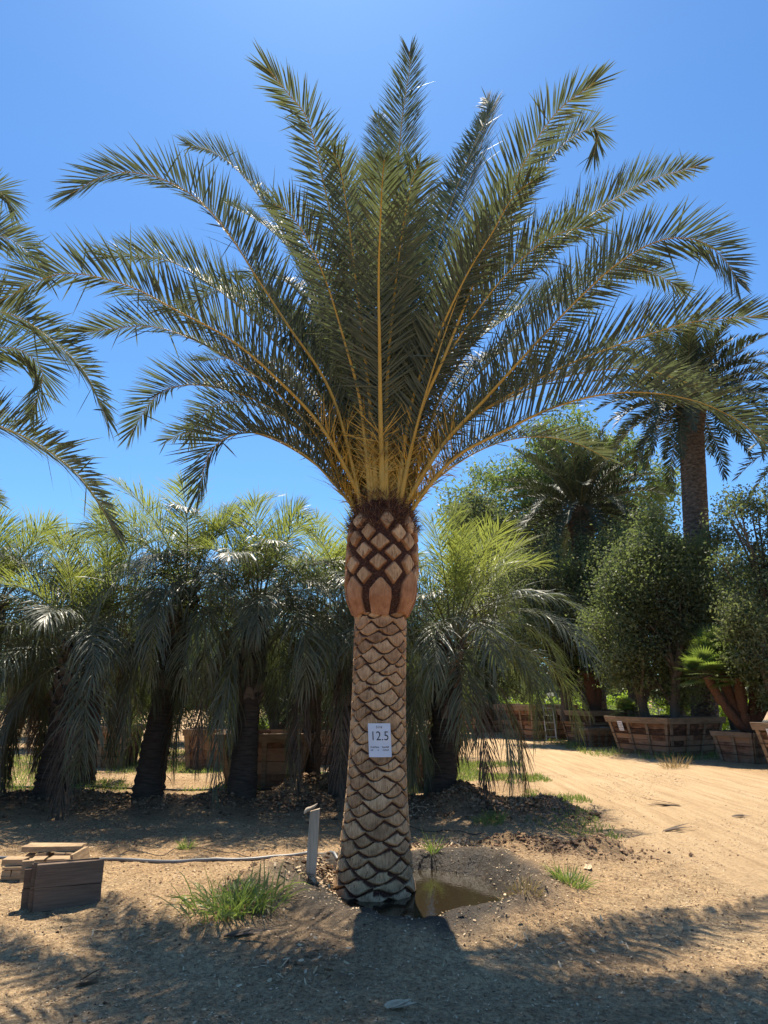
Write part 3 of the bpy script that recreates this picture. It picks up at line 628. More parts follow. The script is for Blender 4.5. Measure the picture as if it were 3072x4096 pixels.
def jelly(x, y, h, top, label, seed, n=34, dead=12, scale=1.06, r=.20, grp='jelly palms in a row behind the date palm'):
    rs = np.random.default_rng(seed); z0 = hz(x, y)-.1
    root = empty('jelly_palm', (x, y, z0), label, 'palm tree', grp)
    tx, ty = top; t = M()
    zs = np.linspace(z0, h, 60); f = (zs-z0)/(h-z0)
    Cv = np.stack([x+(tx-x)*f**1.3, y+(ty-y)*f**1.3, zs], 1)
    rad = r*(1.22-.35*np.minimum(f*2.2, 1)+.0*f)*(1+.05*np.sin(zs*60)+.06*rs.normal(0, 1, 60)*.5)
    Vt = []; k = 26
    for i in range(60):
        a = np.arange(k)*2*pi/k; rr = rad[i]*(1+.06*fbm(a*3, np.full(k, zs[i]*14), seed, 3))
        Vt.append(np.stack([Cv[i, 0]+rr*np.cos(a), Cv[i, 1]+rr*np.sin(a), np.full(k, zs[i])], 1))
    i = np.arange(59)[:, None]*k; j = np.arange(k)[None]; j2 = (j+1) % k
    t.add(np.concatenate(Vt), np.stack([i+j, i+j2, i+k+j2, i+k+j], -1).reshape(-1, 4))
    put(t, 'trunk', MT['jelly_trunk'], root, smooth=True)
    bt = M(); zb = z0+(h-z0)*.50; cb = Cv[np.searchsorted(zs, zb)]
    boots(bt, cb[:2], Cv[-1][:2], zb, h+.05, r*.95, 44, .13, rs); put(bt, 'leaf_bases', MT['boot'], root)
    cb = A([tx, ty, h])
    for q in range(n):
        a = q*2.39996+rs.normal(0, .2); u = (q+.5)/n
        el = R(86-80*u**.9)+rs.normal(0, .10); L = scale*(1.45+.75*u**.6)*rs.uniform(.8, 1.2); bend = R(40+105*u)+rs.normal(0, .18)+rs.normal(0, .12)
        P3 = arc(cb+A([.12*cos(a), .12*sin(a), .18-.35*u]), a, el, L, bend, 1.25)
        young = u < .30
        add_frond(root, P3, np.cross(A([cos(a), sin(a), 0]), Z), MT['jelly_new'] if young else MT['jelly_leaf'], MT['jelly_stalk'], n=62, Lm=.64*scale, Wd=.0155, V0=.50 if young else .25,
                  droop=(.25 if young else .66)+.25*u, t0=.20, r0=.018, r1=.003, k=4, ang=(52, 28), jit=.16, lenbase=.7, rs=rs, MM=30, twist=rs.normal(0, .35))
    for q in range(dead):
        a = rs.uniform(0, 2*pi); L = rs.uniform(1.9, 3.0)*scale*min(1, h/2.9)
        P3 = arc(cb+A([.16*cos(a), .16*sin(a), -.25]), a, R(5), L, R(100), .45)
        add_frond(root, P3, np.cross(A([cos(a), sin(a), 0]), Z), MT['dead_leaf'] if q % 2 else MT['jelly_leaf'], MT['jelly_stalk'], n=54, Lm=.60*scale, Wd=.014, V0=.1, droop=.9, t0=.22, r0=.015, r1=.003, k=4, ang=(30, 14), jit=.2, rs=rs, MM=30)
    return root
jelly(-7.0, 12.4, 3.2, (-6.9, 12.4), 'jelly palm cut by the left edge with dark hanging dead fronds', 101, dead=12)
jelly(-5.35, 12.0, 2.45, (-5.05, 11.7), 'short leaning jelly palm left of the row with fronds trailing to the ground', 102, dead=12, r=.23)
jelly(-3.85, 12.2, 3.5, (-3.45, 12.2), 'tall jelly palm standing left of the planter box with yellow-green top', 103, dead=9, r=.22)
jelly(-2.28, 12.0, 3.15, (-2.15, 12.0), 'jelly palm whose straight trunk stands in front of the wooden planter box', 104, dead=8)
jelly(-.72, 12.3, 3.0, (-.62, 12.3), 'jelly palm half hidden just left of the date palm trunk', 105, dead=10, r=.17)
jelly(.90, 12.0, 2.55, (1.15, 12.0), 'jelly palm right of the date palm trunk with shaggy trailing fronds', 106, n=42, dead=13, r=.23, scale=1.14)
jelly(-5.9, 14.6, 3.7, (-5.8, 14.6), 'jelly palm behind the row at the left with bright upright leaves', 107, n=26, dead=4, grp='jelly palms behind the row')
jelly(-1.5, 14.9, 3.4, (-1.4, 14.9), 'jelly palm behind the row seen between two dark trunks', 108, n=24, dead=4, grp='jelly palms behind the row')

def datepalm(name, label, x, y, ztop, r, n, L, seed, only=None, lowbend=110, leafn=60, mat='far_leaf', spread=115, Lm=.42, Wd=.04, grp=None, ground=None, trunk=True, lean=0):
    rs = np.random.default_rng(seed); z0 = (hz(x, y) if math.hypot(x, y) < 60 else 0)-.1
    root = empty(name, (x, y, z0), label, 'palm tree', grp)
    if trunk:
        def fn(TH, ZZ, RR):
            h, mk, tn = fish(TH, ZZ, RR, z0, ztop, n=9, dz=.14, B=.10, seed=seed, gap=.02, amp=.035, base_amp=0)
            return h, np.stack([mk*.9, 0*mk, tn*.5], -1).reshape(-1, 3)
        Vv, Fq, mk = cyl([(z0, r*1.15, x, y), (z0+1, r, x+lean*.1, y), (ztop-1.2, r, x+lean*.9, y), (ztop-.4, r*1.25, x+lean, y), (ztop, r*1.1, x+lean, y)], 110, int((ztop-z0)*26), fn)
        put(M().add(Vv, Fq, mk), 'trunk', MT['old_trunk'], root, smooth=True, attr=True)
    cb = A([x+lean, y, ztop])
    for q in range(n):
        a = q*2.39996; u = (q+.5)/n
        el = R(88-spread*u**.95)+rs.normal(0, .06); Lq = L*(.75+.35*u**.4)*rs.uniform(.92, 1.08)
        P3 = arc(cb+A([r*.7*cos(a), r*.7*sin(a), .3-.5*u]), a, el, Lq, R(25+50*u+rs.normal(0, 6)), 1.5)
        if only is not None and not only(P3): continue
        add_frond(root, P3, np.cross(A([cos(a), sin(a), 0]), Z), MT[mat], MT['jelly_stalk'], n=leafn, Lm=Lm, Wd=Wd, V0=.55, droop=.1, t0=.12, r0=.04, r1=.008, k=2, rs=rs, MM=20)
    return root
MT['old_trunk'] = plain('old_palm_trunk', (.035, .026, .020), (.13, .10, .078), .95, (7, 7, 16), .9, 0, .1, .05, c3=(.26, .20, .16))
g_ = 'mature date palms standing beyond the planter boxes'
datepalm('date_palm', 'very tall date palm at the right with thick dark trunk rising above the trees', 10.7, 24.5, 12.4, .40, 76, 3.15, 201, lowbend=120, grp=g_, leafn=60, Lm=.50, Wd=.05, lean=.85, mat='far_dark')
datepalm('date_palm', 'dark shorter mature date palm with full round crown in front of the pale gum tree', 8.7, 30, 9.7, .46, 95, 3.5, 202, grp=g_, leafn=54, Lm=.5, Wd=.05, spread=130, mat='far_dark')
# neighbours whose crowns reach in from the sides
rs = np.random.default_rng(41)
lp = empty('date_palm', (-6.6, 7.6, hz(-6.6, 7.6)-.1), 'date palm outside the left edge whose dark arching fronds reach into view', 'palm tree')
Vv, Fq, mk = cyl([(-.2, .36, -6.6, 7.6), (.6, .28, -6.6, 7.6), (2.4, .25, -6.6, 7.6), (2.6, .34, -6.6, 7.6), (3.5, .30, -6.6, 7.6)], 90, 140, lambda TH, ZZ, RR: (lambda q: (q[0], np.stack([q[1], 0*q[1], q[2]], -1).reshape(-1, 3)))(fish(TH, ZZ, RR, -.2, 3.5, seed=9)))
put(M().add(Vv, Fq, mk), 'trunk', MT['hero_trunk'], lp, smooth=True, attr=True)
LB = A([-6.6, 7.6, 3.5])
for pts, Yt in (([(-300, 1020), (-120, 930), (20, 950), (110, 1010), (188, 1105)], 7.6), ([(-300, 1350), (-100, 1255), (60, 1262), (220, 1370), (340, 1490), (430, 1680)], 7.2),
                ([(-200, 1500), (-50, 1400), (80, 1400), (170, 1490), (130, 1640)], 8.4), ([(-300, 1700), (-120, 1670), (60, 1730), (220, 1820), (350, 1945), (465, 2130)], 6.9),
                ([(-250, 1050), (-150, 860), (-60, 760), (20, 780), (40, 830)], 7.9)):
    P3 = [LB, LB+A([.3, 0, .35])]+[at(a, b, 7.6+(Yt-7.6)*(i+1)/len(pts)) for i, (a, b) in enumerate(pts)]
    Lc = spline(P3, 10)[1]
    add_frond(lp, P3, A([0, -1, 0]), MT['hero_leaf'], MT['hero_stalk'], n=int(44*Lc), Lm=.58, Wd=.021, V0=.45, droop=.15, t0=.15, r0=.026, spine=1, rs=rs, roll=.55, twist=.3)
for i in range(9):
    a = rs.uniform(R(75), R(205)); P3 = arc(LB, a, R(rs.uniform(10, 80)), rs.uniform(3.4, 4.2), R(rs.uniform(40, 90)))
    add_frond(lp, P3, np.cross(A([cos(a), sin(a), 0]), Z), MT['hero_leaf'], MT['hero_stalk'], n=110, Lm=.46, Wd=.020, V0=.6, droop=.15, rs=rs, MM=30)
datepalm('date_palm', 'date palm outside the right edge with only dark frond tips in view', 14.3, 19.5, 9.4, .4, 56, 3.3, 203, leafn=50, Lm=.5, Wd=.05)

def fan(x, y, z, h, tilt, label, seed, heads, grp=None, parent=None, r=.09, S=.42, lm='fan_leaf'):
    rs = np.random.default_rng(seed); root = empty('fan_palm', (x, y, z), label, 'palm tree', grp)
    for hd, (dx, dy, hh) in enumerate(heads):
        b = A([x, y, z]); e = A([x+dx, y+dy, z+hh]); Cv, _ = spline([b, b+(e-b)*.5+A([dx*.1, 0, 0]), e], 14)
        put(tube(M(), Cv, r*(1+.12*rs.normal(0, 1, 14))*np.linspace(1, 1.1, 14), 10), 'trunk', MT['fan_trunk'], root, smooth=True)
        cr = M(); st = M()
        for q in range(26):
            a = q*2.39996; u = (q+.5)/26; el = R(85-105*u); d = A([cos(a)*cos(el), sin(a)*cos(el), sin(el)])
            pe = e+d*S*.95; tube(st, [e, e+d*S*.5, pe-Z*.02], .008, 4)
            s_ = unit(np.cross(d, Z+.01)); nn = np.cross(s_, d); k = 26; an = np.linspace(-1.9, 1.9, k)[:, None]
            D = d*np.cos(an)+s_*np.sin(an)+nn*.15
            ribbons(cr, np.tile(pe, (k, 1)), D, np.tile(nn, (k, 1))+rs.normal(0, .1, (k, 3)), S*(1-.25*np.abs(an[:, 0])/1.9)*rs.uniform(.9, 1.1, k), .042*S/.42, .15+.2*u, 3)
        put(cr, 'crown', MT[lm], root); put(st, 'stalks', MT['jelly_stalk'], root)
    return root
MT['fan_leaf'] = leaf('fan_leaf', [(.1, (.05, .08, .03)), (.5, (.10, .145, .05)), (.9, (.20, .23, .09))], (.30, .42, .06), .38, .4, .6)
MT['fan_trunk'] = plain('fan_palm_trunk', (.05, .028, .02), (.19, .10, .065), .95, (25, 25, 60), .9, .2, .1, .02)

# ---------------------------------------------------------------- leafy trees
def tree(name, label, cat, x, y, h, blobs, nl, ls, lm, bm, r=.2, seed=0, grp=None, trunks=1, per=80, sig=.30, asp=.55, z0=None, hole=.0, needle=False):
    rs = np.random.default_rng(seed); z0 = (hz(x, y) if z0 is None else z0)-.05
    root = empty(name, (x, y, z0), label, cat, grp); wd = M()
    bl = A([b[:3] for b in blobs]); br = A([b[3:] for b in blobs])
    k6 = 5 if len(bl) < 7 else 4; dd_ = unit(rs.normal(0, 1, (len(bl)*k6, 3))*A([1.2, .7, 1])); bi = np.repeat(np.arange(len(bl)), k6)
    e_ = bl[bi]+dd_*br[bi]*1.02; ok = e_[:, 2] > h*.12; bl = np.concatenate([bl, e_[ok]]); br = np.concatenate([br*.93, (br[bi]*rs.uniform(.22, .42, (len(bi), 1)))[ok]])
    vol = (br[:, 0]*br[:, 1]*br[:, 2])**.8; pr = vol/vol.sum(); ncl = max(10, nl//per)
    ci = rs.choice(len(bl), ncl, p=pr); d = unit(rs.normal(0, 1, (ncl, 3))); sig *= .85; rad = rs.uniform(.2, 1.12, ncl)**.5
    cc = bl[ci]+d*br[ci]*rad[:, None]+A([x, y, z0])
    cc[:, 2] = np.maximum(cc[:, 2], z0+.15)
    # clumps pulled apart by noise so that the sky shows between them
    keep = fbm(cc[:, 0]*1.1/sig*.3, cc[:, 2]*1.1/sig*.3+cc[:, 1]*.3, seed, 3) > hole-.35; cc = cc[keep]; 
    for q in range(trunks):
        off = A([rs.normal(0, r*1.3), rs.normal(0, r), 0]) if trunks > 1 else A([0, 0, 0])
        b = A([x, y, z0])+off; top = A([x, y, z0+h*.72])+off*2.5+A([rs.normal(0, .25), rs.normal(0, .2), 0])
        Cv, _ = spline([b, b+(top-b)*.35+A([rs.normal(0, r*.6), 0, 0]), b+(top-b)*.7+A([rs.normal(0, r), 0, 0]), top], 22)
        tube(wd, Cv, np.linspace(r*1.15, r*.28, 22)/(trunks**.5), 10)
        for m_ in range(int(max(8, len(bl)*2)/trunks)+1):
            tgt = cc[rs.integers(len(cc))]; s = rs.uniform(.15, .85); st_ = Cv[int(s*21)]
            if tgt[2] < st_[2]-.8: continue
            mid = st_+(tgt-st_)*.5+A([0, 0, .12*np.linalg.norm(tgt-st_)])+rs.normal(0, .1, 3)
            B, _ = spline([st_, mid, tgt], 10); tube(wd, B, np.linspace(r*.40*(1-s*.5), .012+.04*r, 10), 5)
            for _q in range(3):
                st2 = B[rs.integers(3, 8)]; dd = np.linalg.norm(cc-st2, axis=1); near = np.argsort(dd)[:12]; t2 = cc[near[rs.integers(len(near))]]
                tube(wd, spline([st2, (st2+t2)/2+rs.normal(0, .06, 3), t2], 6)[0], np.linspace(r*.14, .01, 6), 4)
    put(wd, 'trunk', bm, root, smooth=True)
    cl = M(); n = nl; idx = rs.integers(0, len(cc), n)
    P = cc[idx]+rs.normal(0, sig, (n, 3))*A([1, 1, .75])
    P[:, 2] = np.maximum(P[:, 2], z0+.1)
    D = unit(rs.normal(0, 1, (n, 3))+A([0, 0, -.2])); N = rs.normal(0, 1, (n, 3)); s_ = ls*rs.uniform(.6, 1.35, n)
    ribbons(cl, P, D, N, s_, s_*asp, .15, 2, [.35, 1, .12])
    put(cl, 'crown', lm, root)
    return root
# live oaks in boxes, right
g_ = 'clipped oak trees in boxes along the road'
tree('oak_tree', 'broad oak with two pale grey trunks in the large planter box at the right', 'tree', 8.6, 22.3, 7.0, [(0, 0, 4.6, 1.5, 1.3, 1.7), (-.8, 0, 3.0, 1.3, 1.2, 1.4), (1.1, 0, 3.2, 1.2, 1.1, 1.5), (.3, 0, 6.0, .8, .8, .9), (-1.2, 0, 2.2, .7, .8, .9), (1.3, 0, 4.9, .9, .8, 1.1), (-1.1, 0, 4.9, .6, .6, .6), (.95, 0, 1.9, .9, .8, .8)], 58000, .085, MT['oak_dark'], MT['bark'], .20, 301, g_, 2, z0=.6, hole=.02)
tree('oak_tree', 'wide grey-green oak between the trailing palm fronds and the twin-trunk oak', 'tree', 6.9, 27.5, 7.9, [(0, 0, 5.6, 1.7, 1.5, 1.5), (-1.3, 0, 4.1, 1.3, 1.3, 1.6), (1.5, 0, 4.8, 1.5, 1.3, 1.9), (.2, 0, 2.6, 2.0, 1.4, 1.4), (-1.6, .5, 5.4, .9, .9, .9), (1.5, 0, 2.6, 1.1, 1.1, 1.2)], 46000, .09, MT['oak'], MT['bark'], .22, 302, g_, z0=.8)
tree('oak_tree', 'dark grey oak standing farther back beside the bright palm fronds', 'tree', 5.2, 34, 7.6, [(0, 0, 6.6, 2.0, 1.5, 2.0), (-1.4, 0, 4.6, 1.7, 1.4, 2.0), (1.8, 0, 5.2, 2.0, 1.4, 2.0), (0, 0, 2.7, 2.2, 1.4, 1.4)], 34000, .11, MT['oak'], MT['bark'], .22, 303, g_, z0=.6)
tree('oak_tree', 'tall open oak cut by the right edge with sky showing through', 'tree', 10.9, 19.4, 7.2, [(0, 0, 5.6, 1.5, 1.2, 1.5), (-.6, 0, 4.2, 1.1, 1.1, 1.2), (1.2, 0, 4.2, 1.5, 1.2, 1.6), (.5, 0, 2.9, 1.2, 1.1, .9)], 26000, .085, MT['oak_dark'], MT['bark'], .17, 304, g_, z0=.7, hole=.10, sig=.24)
tree('oak_tree', 'low bushy oak at the right edge beside the leaning fan palm trunks', 'tree', 9.9, 18.6, 4.2, [(0, 0, 2.6, .95, .9, 1.15), (.6, 0, 1.9, 1.0, .9, .9), (-.2, 0, 3.3, .6, .6, .5)], 24000, .075, MT['oak'], MT['bark'], .13, 305, g_, z0=.3, sig=.22)
tree('oak_tree', 'narrow oak filling the gap behind the fan palm with yellow-green fronds', 'tree', 11.0, 27, 6.6, [(0, 0, 4.6, 1.8, 1.2, 2.2), (.4, 0, 2.2, 1.6, 1.1, 1.5), (1.8, 0, 3.4, 1.4, 1.1, 2.0)], 34000, .10, MT['oak_dark'], MT['bark'], .16, 306, g_, z0=.5)
tree('oak_tree', 'tall loose oak between the dark mature palm and the twin-trunk oak', 'tree', 8.9, 26.0, 7.6, [(0, 0, 5.6, 1.3, 1.2, 1.6), (.9, 0, 6.4, 1.0, 1.0, 1.0), (-.6, 0, 4.0, 1.2, 1.1, 1.6), (1.3, 0, 4.2, 1.1, 1.1, 1.4)], 26000, .09, MT['oak'], MT['bark'], .16, 307, g_, z0=.6, hole=.05)
tree('oak_tree', 'loose oak filling the space between the twin-trunk oak and the open right oak', 'tree', 11.2, 23.2, 7.2, [(0, 0, 5.0, 1.1, 1.0, 1.5), (-.5, 0, 3.4, 1.0, 1.0, 1.3), (.8, 0, 3.6, 1.1, 1.0, 1.5), (.2, 0, 6.2, .7, .7, .8)], 24000, .085, MT['oak'], MT['bark'], .15, 308, g_, z0=.5, hole=.05)
# far gum trees
g_ = 'tall pale green trees far behind'
tree('gum_tree', 'huge pale green gum tree with forking limbs behind the date palm fronds', 'tree', 15.0, 57, 23, [(0, 0, 20.5, 5, 4, 4.0), (-6.0, 0, 17.5, 4, 3.5, 3.6), (5.5, 0, 18.0, 4, 3.5, 3.8), (-3.5, 0, 12, 5.5, 3, 3.6), (7, 0, 13.5, 3.6, 3, 3.4), (2, 0, 9, 6, 3, 4), (1, 0, 23.5, 3.4, 3, 2.4), (-7, 0, 13, 2.5, 3, 2.5)], 60000, .34, MT['gum'], MT['gumbark'], .85, 311, g_, sig=.80, hole=.26, asp=.4)
tree('gum_tree', 'slender pale gum tree just right of the date palm crown', 'tree', 6.6, 50, 15, [(.3, 0, 13.8, 1.5, 1.5, 2.4), (1.2, 0, 10.5, 2.2, 1.5, 2.6), (-1.0, 0, 8.8, 1.7, 1.5, 2.4), (.2, 0, 5, 2.6, 1.6, 3)], 22000, .28, MT['oak'], MT['gumbark'], .3, 312, g_, sig=.5, asp=.4, hole=.05)
tree('gum_tree', 'dark green round tree behind the slender gum tree', 'tree', 10.0, 49, 14, [(0, 0, 11.6, 2.6, 2, 3.0), (-1.0, 0, 8.0, 2.8, 2, 2.8), (2.4, 0, 9.0, 2.8, 2, 3.0)], 26000, .30, MT['far_leaf'], MT['bark'], .4, 313, g_, sig=.6, asp=.5)
# fine leaved trees seen through the row
g_ = 'fine-leaved trees in boxes behind the jelly palms'
tree('needle_tree', 'feathery dark green tree in the gap above the middle planter box', 'tree', -2.9, 19.5, 5.2, [(0, 0, 2.2, 1.7, 1.3, 1.5), (.9, 0, 3.1, 1.3, 1.2, 1.3), (-.9, 0, 3.1, 1.2, 1.2, 1.3), (1.6, 0, 1.6, 1.0, 1, .9)], 34000, .13, MT['pine'], MT['bark'], .14, 321, g_, asp=.10, sig=.22)
tree('needle_tree', 'feathery dark tree seen through the hanging fronds at the left', 'tree', -7.4, 19.8, 4.6, [(0, 0, 2.4, 1.9, 1.3, 1.6), (1.6, 0, 2.6, 1.4, 1.2, 1.4)], 26000, .13, MT['pine'], MT['bark'], .14, 322, g_, asp=.12, sig=.24)
tree('needle_tree', 'feathery tree directly behind the shaggy palm right of the date palm', 'tree', .3, 21.0, 4.6, [(0, 0, 2.5, 1.7, 1.3, 1.5), (-1.1, 0, 2.0, 1.2, 1.2, 1.2)], 24000, .13, MT['pine'], MT['bark'], .14, 323, g_, asp=.12, sig=.24)
tree('needle_tree', 'feathery tree between the two leftmost dark palm trunks', 'tree', -5.0, 22.0, 5.0, [(0, 0, 2.9, 1.8, 1.3, 1.9), (1.2, 0, 2.2, 1.2, 1.2, 1.3)], 22000, .14, MT['pine'], MT['bark'], .14, 324, g_, asp=.12, sig=.26)
for i, (x, y, h_, lb) in enumerate(((-10.5, 24, 5.5, 'feathery tree at the far left edge behind the palms'), (-8.0, 27, 6.0, 'taller feathery tree between two jelly palm crowns at the left'), (-1.2, 26, 5.2, 'feathery tree just left of the date palm far behind the boxes'),
        (-13.5, 30, 6.0, 'feathery tree farthest left near the horizon'), (-4.2, 29, 5.0, 'feathery tree above the grey planter box'), (2.2, 33, 6.0, 'feathery tree behind the shaggy palm near the bend of the road'), (2.9, 40, 7.0, 'feathery tree at the end of the dirt road'))):
    tree('needle_tree', lb, 'tree', x, y, h_, [(0, 0, h_*.45, 2.2, 1.6, h_*.42), (1.7, 0, h_*.35, 1.6, 1.4, h_*.35), (-1.6, 0, h_*.38, 1.6, 1.4, h_*.36)], 16000, .22, MT['pine'], MT['bark'], .16, 350+i, 'fine-leaved trees in boxes behind the jelly palms', asp=.16, sig=.32)
# bright shrubs by the fence and beyond
sp = [(9.0, 35, 1.6, 'bright yellow-green shrub behind the twin grey oak trunks'), (11.2, 34, 1.6, 'bright green shrub behind the chain-link fence post'), (12.8, 29, 1.9, 'green shrub behind the leaning fan palm trunks'), (7.4, 40, 1.8, 'bright shrub left of the white-trunked fan palm'),
      (-3.4, 27, 1.1, 'bright green bush low behind the middle planter box'), (5.0, 42, 1.8, 'bright shrub beyond the bend of the road')]
for i, (x, y, h, lb) in enumerate(sp):
    tree('shrub', lb, 'shrub', x, y, h, [(0, 0, h*.5, 1.5, .8, h*.55), (1.1, 0, h*.4, 1.1, .8, h*.5), (-1.0, 0, h*.45, 1.0, .8, h*.5)], 7000, .10, MT['shrub'], MT['bark'], .05, 330+i, 'bright shrubs by the far fence', sig=.2)
# distant wood
rs = np.random.default_rng(77); n = 26000; x = rs.uniform(-140, 140, n); y = rs.uniform(85, 120, n)
hh = 3.6+2.6*fbm(x*.09, y*.02, 5, 4); z = hh*rs.random(n)**.6
dm = M(); ribbons(dm, np.stack([x, y, z], 1), rs.normal(0, 1, (n, 3)), rs.normal(0, 1, (n, 3)), rs.uniform(.8, 1.6, n), rs.uniform(.6, 1.2, n), .1, 2, [.4, 1, .2])
tag(dm.build('distant_trees', MT['far_leaf']), 'low far-off belt of dark trees along the horizon', 'trees', kind='stuff')
# far slim fan palms
fan(11.9, 44, 0, 0, 0, 'thin far fan palm with shaggy head low between the two oaks', 401, [(0, 0, 8.3)], 'far slim fan palms', r=.14, S=1.0)
fan(19.0, 46, 0, 0, 0, 'thin far fan palm right of the very tall date palm trunk', 402, [(0, 0, 10.5)], 'far slim fan palms', r=.15, S=1.0)
fan(18.0, 52, 0, 0, 0, 'slim palm trunk hanging just left of the very tall date palm trunk', 403, [(0, 0, 13.2)], 'far slim fan palms', r=.20, S=.9)

# ---------------------------------------------------------------- planter boxes
def planter(x, y, rz, s, h, label, grp, tp=.80, strap=True, tagp=False, boards=5, battens=2, seed=0):
    rs = np.random.default_rng(seed+900); z0 = hz(x, y)-.02
    root = empty('planter_box', (x, y, z0), label, 'planter box', grp)
    sx, sy = s; Rm = A([[cos(rz), sin(rz), 0], [-sin(rz), cos(rz), 0], [0, 0, 1]])
    def T3(P): return A(P, dtype=float)@Rm+A([x, y, z0])
    for f, (ax, ay) in enumerate(((1, 0), (0, 1), (-1, 0), (0, -1))):   # outward normals: -y first
        def pt(u, v, off=0):      # u -1..1 along the side, v 0..1 up
            k = tp+(1-tp)*v
            if f in (0, 2): sg = -1 if f == 0 else 1; return (-sg*u*sx/2*k, sg*(sy/2*k+off), v*h)
            sg = 1 if f == 1 else -1; return (sg*(sx/2*k+off), sg*u*sy/2*k, v*h)
        w = M()
        for b_ in range(boards):
            v0 = b_/boards+.004+rs.uniform(0, .006); v1 = (b_+1)/boards-.006
            cut = [-1]+sorted(rs.uniform(-.6, .6, 1))+[1] if sx > 1.5 else [-1, 1]
            for c0, c1 in zip(cut[:-1], cut[1:]):
                o_ = rs.uniform(0, .008); slab(w, T3([pt(c0+.004, v0, o_), pt(c1-.004, v0, o_), pt(c1-.004, v1, o_), pt(c0+.004, v1, o_)]), .03)
        put(w, 'side_panel', MT['box_wood'], root)
        for q in np.linspace(-.94, .94, battens+2 if battens else 2):
            wv = .05/(sx/2); bt = M(); slab(bt, T3([pt(q-wv, .02, .045), pt(q+wv, .02, .045), pt(q+wv, .93, .045), pt(q-wv, .93, .045)]), .032); put(bt, 'batten', MT['box_rim'], root)
        rb = M(); slab(rb, T3([pt(-1.04, .86, .078), pt(1.04, .86, .078), pt(1.04, 1.02, .078), pt(-1.04, 1.02, .078)]), .030); put(rb, 'rim', MT['box_rim'], root)
        if strap:
            sb = M()
            for v in (.28, .56): slab(sb, T3([pt(-1.02, v, .050), pt(1.02, v, .050), pt(1.02, v+.025, .050), pt(-1.02, v+.025, .050)]), .003)
            put(sb, 'strap', MT['strap'], root)
        if tagp and f == tagp-1:
            u0, u1 = -.62, -.62+.20/(sx/2)
            sg_ = M(); slab(sg_, T3([pt(u0, .64, .088), pt(u1, .64, .088), pt(u1, .90, .088), pt(u0, .90, .088)]), .003); tg = put(sg_, 'paper_tag', MT['paper'], root)
            ik = M()
            for r_ in range(5):
                v = .67+.045*r_
                for c_ in range(3):
                    a_ = u0+(u1-u0)*(.12+.28*c_); b2 = a_+(u1-u0)*rs.uniform(.12, .2)
                    slab(ik, T3([pt(a_, v, .0895), pt(b2, v, .0895), pt(b2, v+.014, .0895), pt(a_, v+.014, .0895)]), .001)
            ik.v = [q-root_world(tg) for q in ik.v]; ik.build('lettering', MT['ink'], tg)
    so_ = M(); nn = 14; g = np.linspace(-.96, .96, nn); XX, YY = np.meshgrid(g*sx/2*.97, g*sy/2*.97)
    so_.add(T3(np.stack([XX, YY, h*.93+.03*fbm(XX*5, YY*5, seed, 3)], -1).reshape(-1, 3)), [[r*nn+c, r*nn+c+1, (r+1)*nn+c+1, (r+1)*nn+c] for r in range(nn-1) for c in range(nn-1)])
    put(so_, 'soil', MT['soil'], root, smooth=True)
    return root
g_ = 'wooden planter boxes along the right of the road'
planter(8.55, 22.3, R(28), (2.35, 2.35), 1.08, 'largest planter box under the twin-trunk oak with a paper tag', g_, tagp=4, seed=1, boards=7)
planter(9.75, 19.6, R(24), (1.25, 1.25), .78, 'small planter box holding the leaning fan palm trunks', g_, seed=2, boards=3, battens=1)
planter(10.05, 16.9, R(22), (1.9, 1.9), 1.06, 'planter box cut by the right edge with a paper tag', g_, tagp=4, seed=3, boards=6)
planter(8.05, 27.2, R(20), (2.2, 2.0), 1.15, 'dark planter box behind the small weedy box', g_, seed=4, boards=6)
planter(7.25, 25.2, R(18), (1.0, .9), .62, 'small low planter box half hidden in weeds', g_, seed=5, boards=3)
planter(6.2, 29.8, R(30), (2.3, 2.3), 1.30, 'reddish planter box with the ladder leaning on it', g_, seed=6, boards=7)
planter(4.9, 35.5, R(30), (2.4, 2.3), 1.3, 'far planter box at the bend of the road', g_, seed=7, boards=6)
g_ = 'wooden planter boxes behind the jelly palms'
planter(-2.35, 14.9, R(4), (1.78, 1.6), .98, 'wooden planter box directly behind the third dark palm trunk', g_, tp=.74, seed=8, boards=4, battens=1, strap=False)
planter(-4.1, 17.9, R(-3), (1.15, 1.1), .92, 'grey planter box left of the middle planter box', g_, tp=.85, seed=9, boards=4, battens=1, strap=False)
planter(.75, 14.6, R(6), (1.25, 1.2), .92, 'wooden planter box just right of the date palm trunk', g_, tp=.74, seed=10, boards=4, battens=1, strap=False)
planter(-6.9, 18.4, R(3), (1.3, 1.2), .95, 'dark planter box seen through the leftmost hanging fronds', g_, tp=.85, seed=11, boards=4, battens=1)
planter(-2.35, 21.2, R(8), (1.3, 1.3), .95, 'reddish planter box farther back right of the middle box', g_, tp=.85, seed=12, boards=4, battens=1)
planter(-1.35, 19.0, R(8), (1.0, 1.0), .85, 'planter box half hidden by hanging fronds left of the date palm', g_, tp=.85, seed=13, boards=4, battens=1)
# fan palms in boxes
g_ = 'fan palms in planter boxes'
fan(9.75, 19.6, .7, 0, 0, 'fan palm with leaning trunks in the small planter box', 411, [(-.95, 0, 1.5), (-.2, -.2, 1.45), (.55, .1, 2.3), (1.3, .2, 2.1), (-.5, .3, 2.0)], g_, r=.12, S=.50)
fan(7.9, 27.2, 1.0, 0, 0, 'fan palm with pale trunk in the dark planter box', 412, [(-.15, 0, 1.5), (.25, .2, 2.2)], g_, r=.20, S=.55)
fan(7.6, 22.9, .9, 0, 0, 'tiny fan palm sprouting at the corner of the largest box', 413, [(0, 0, .25)], g_, r=.05, S=.28)
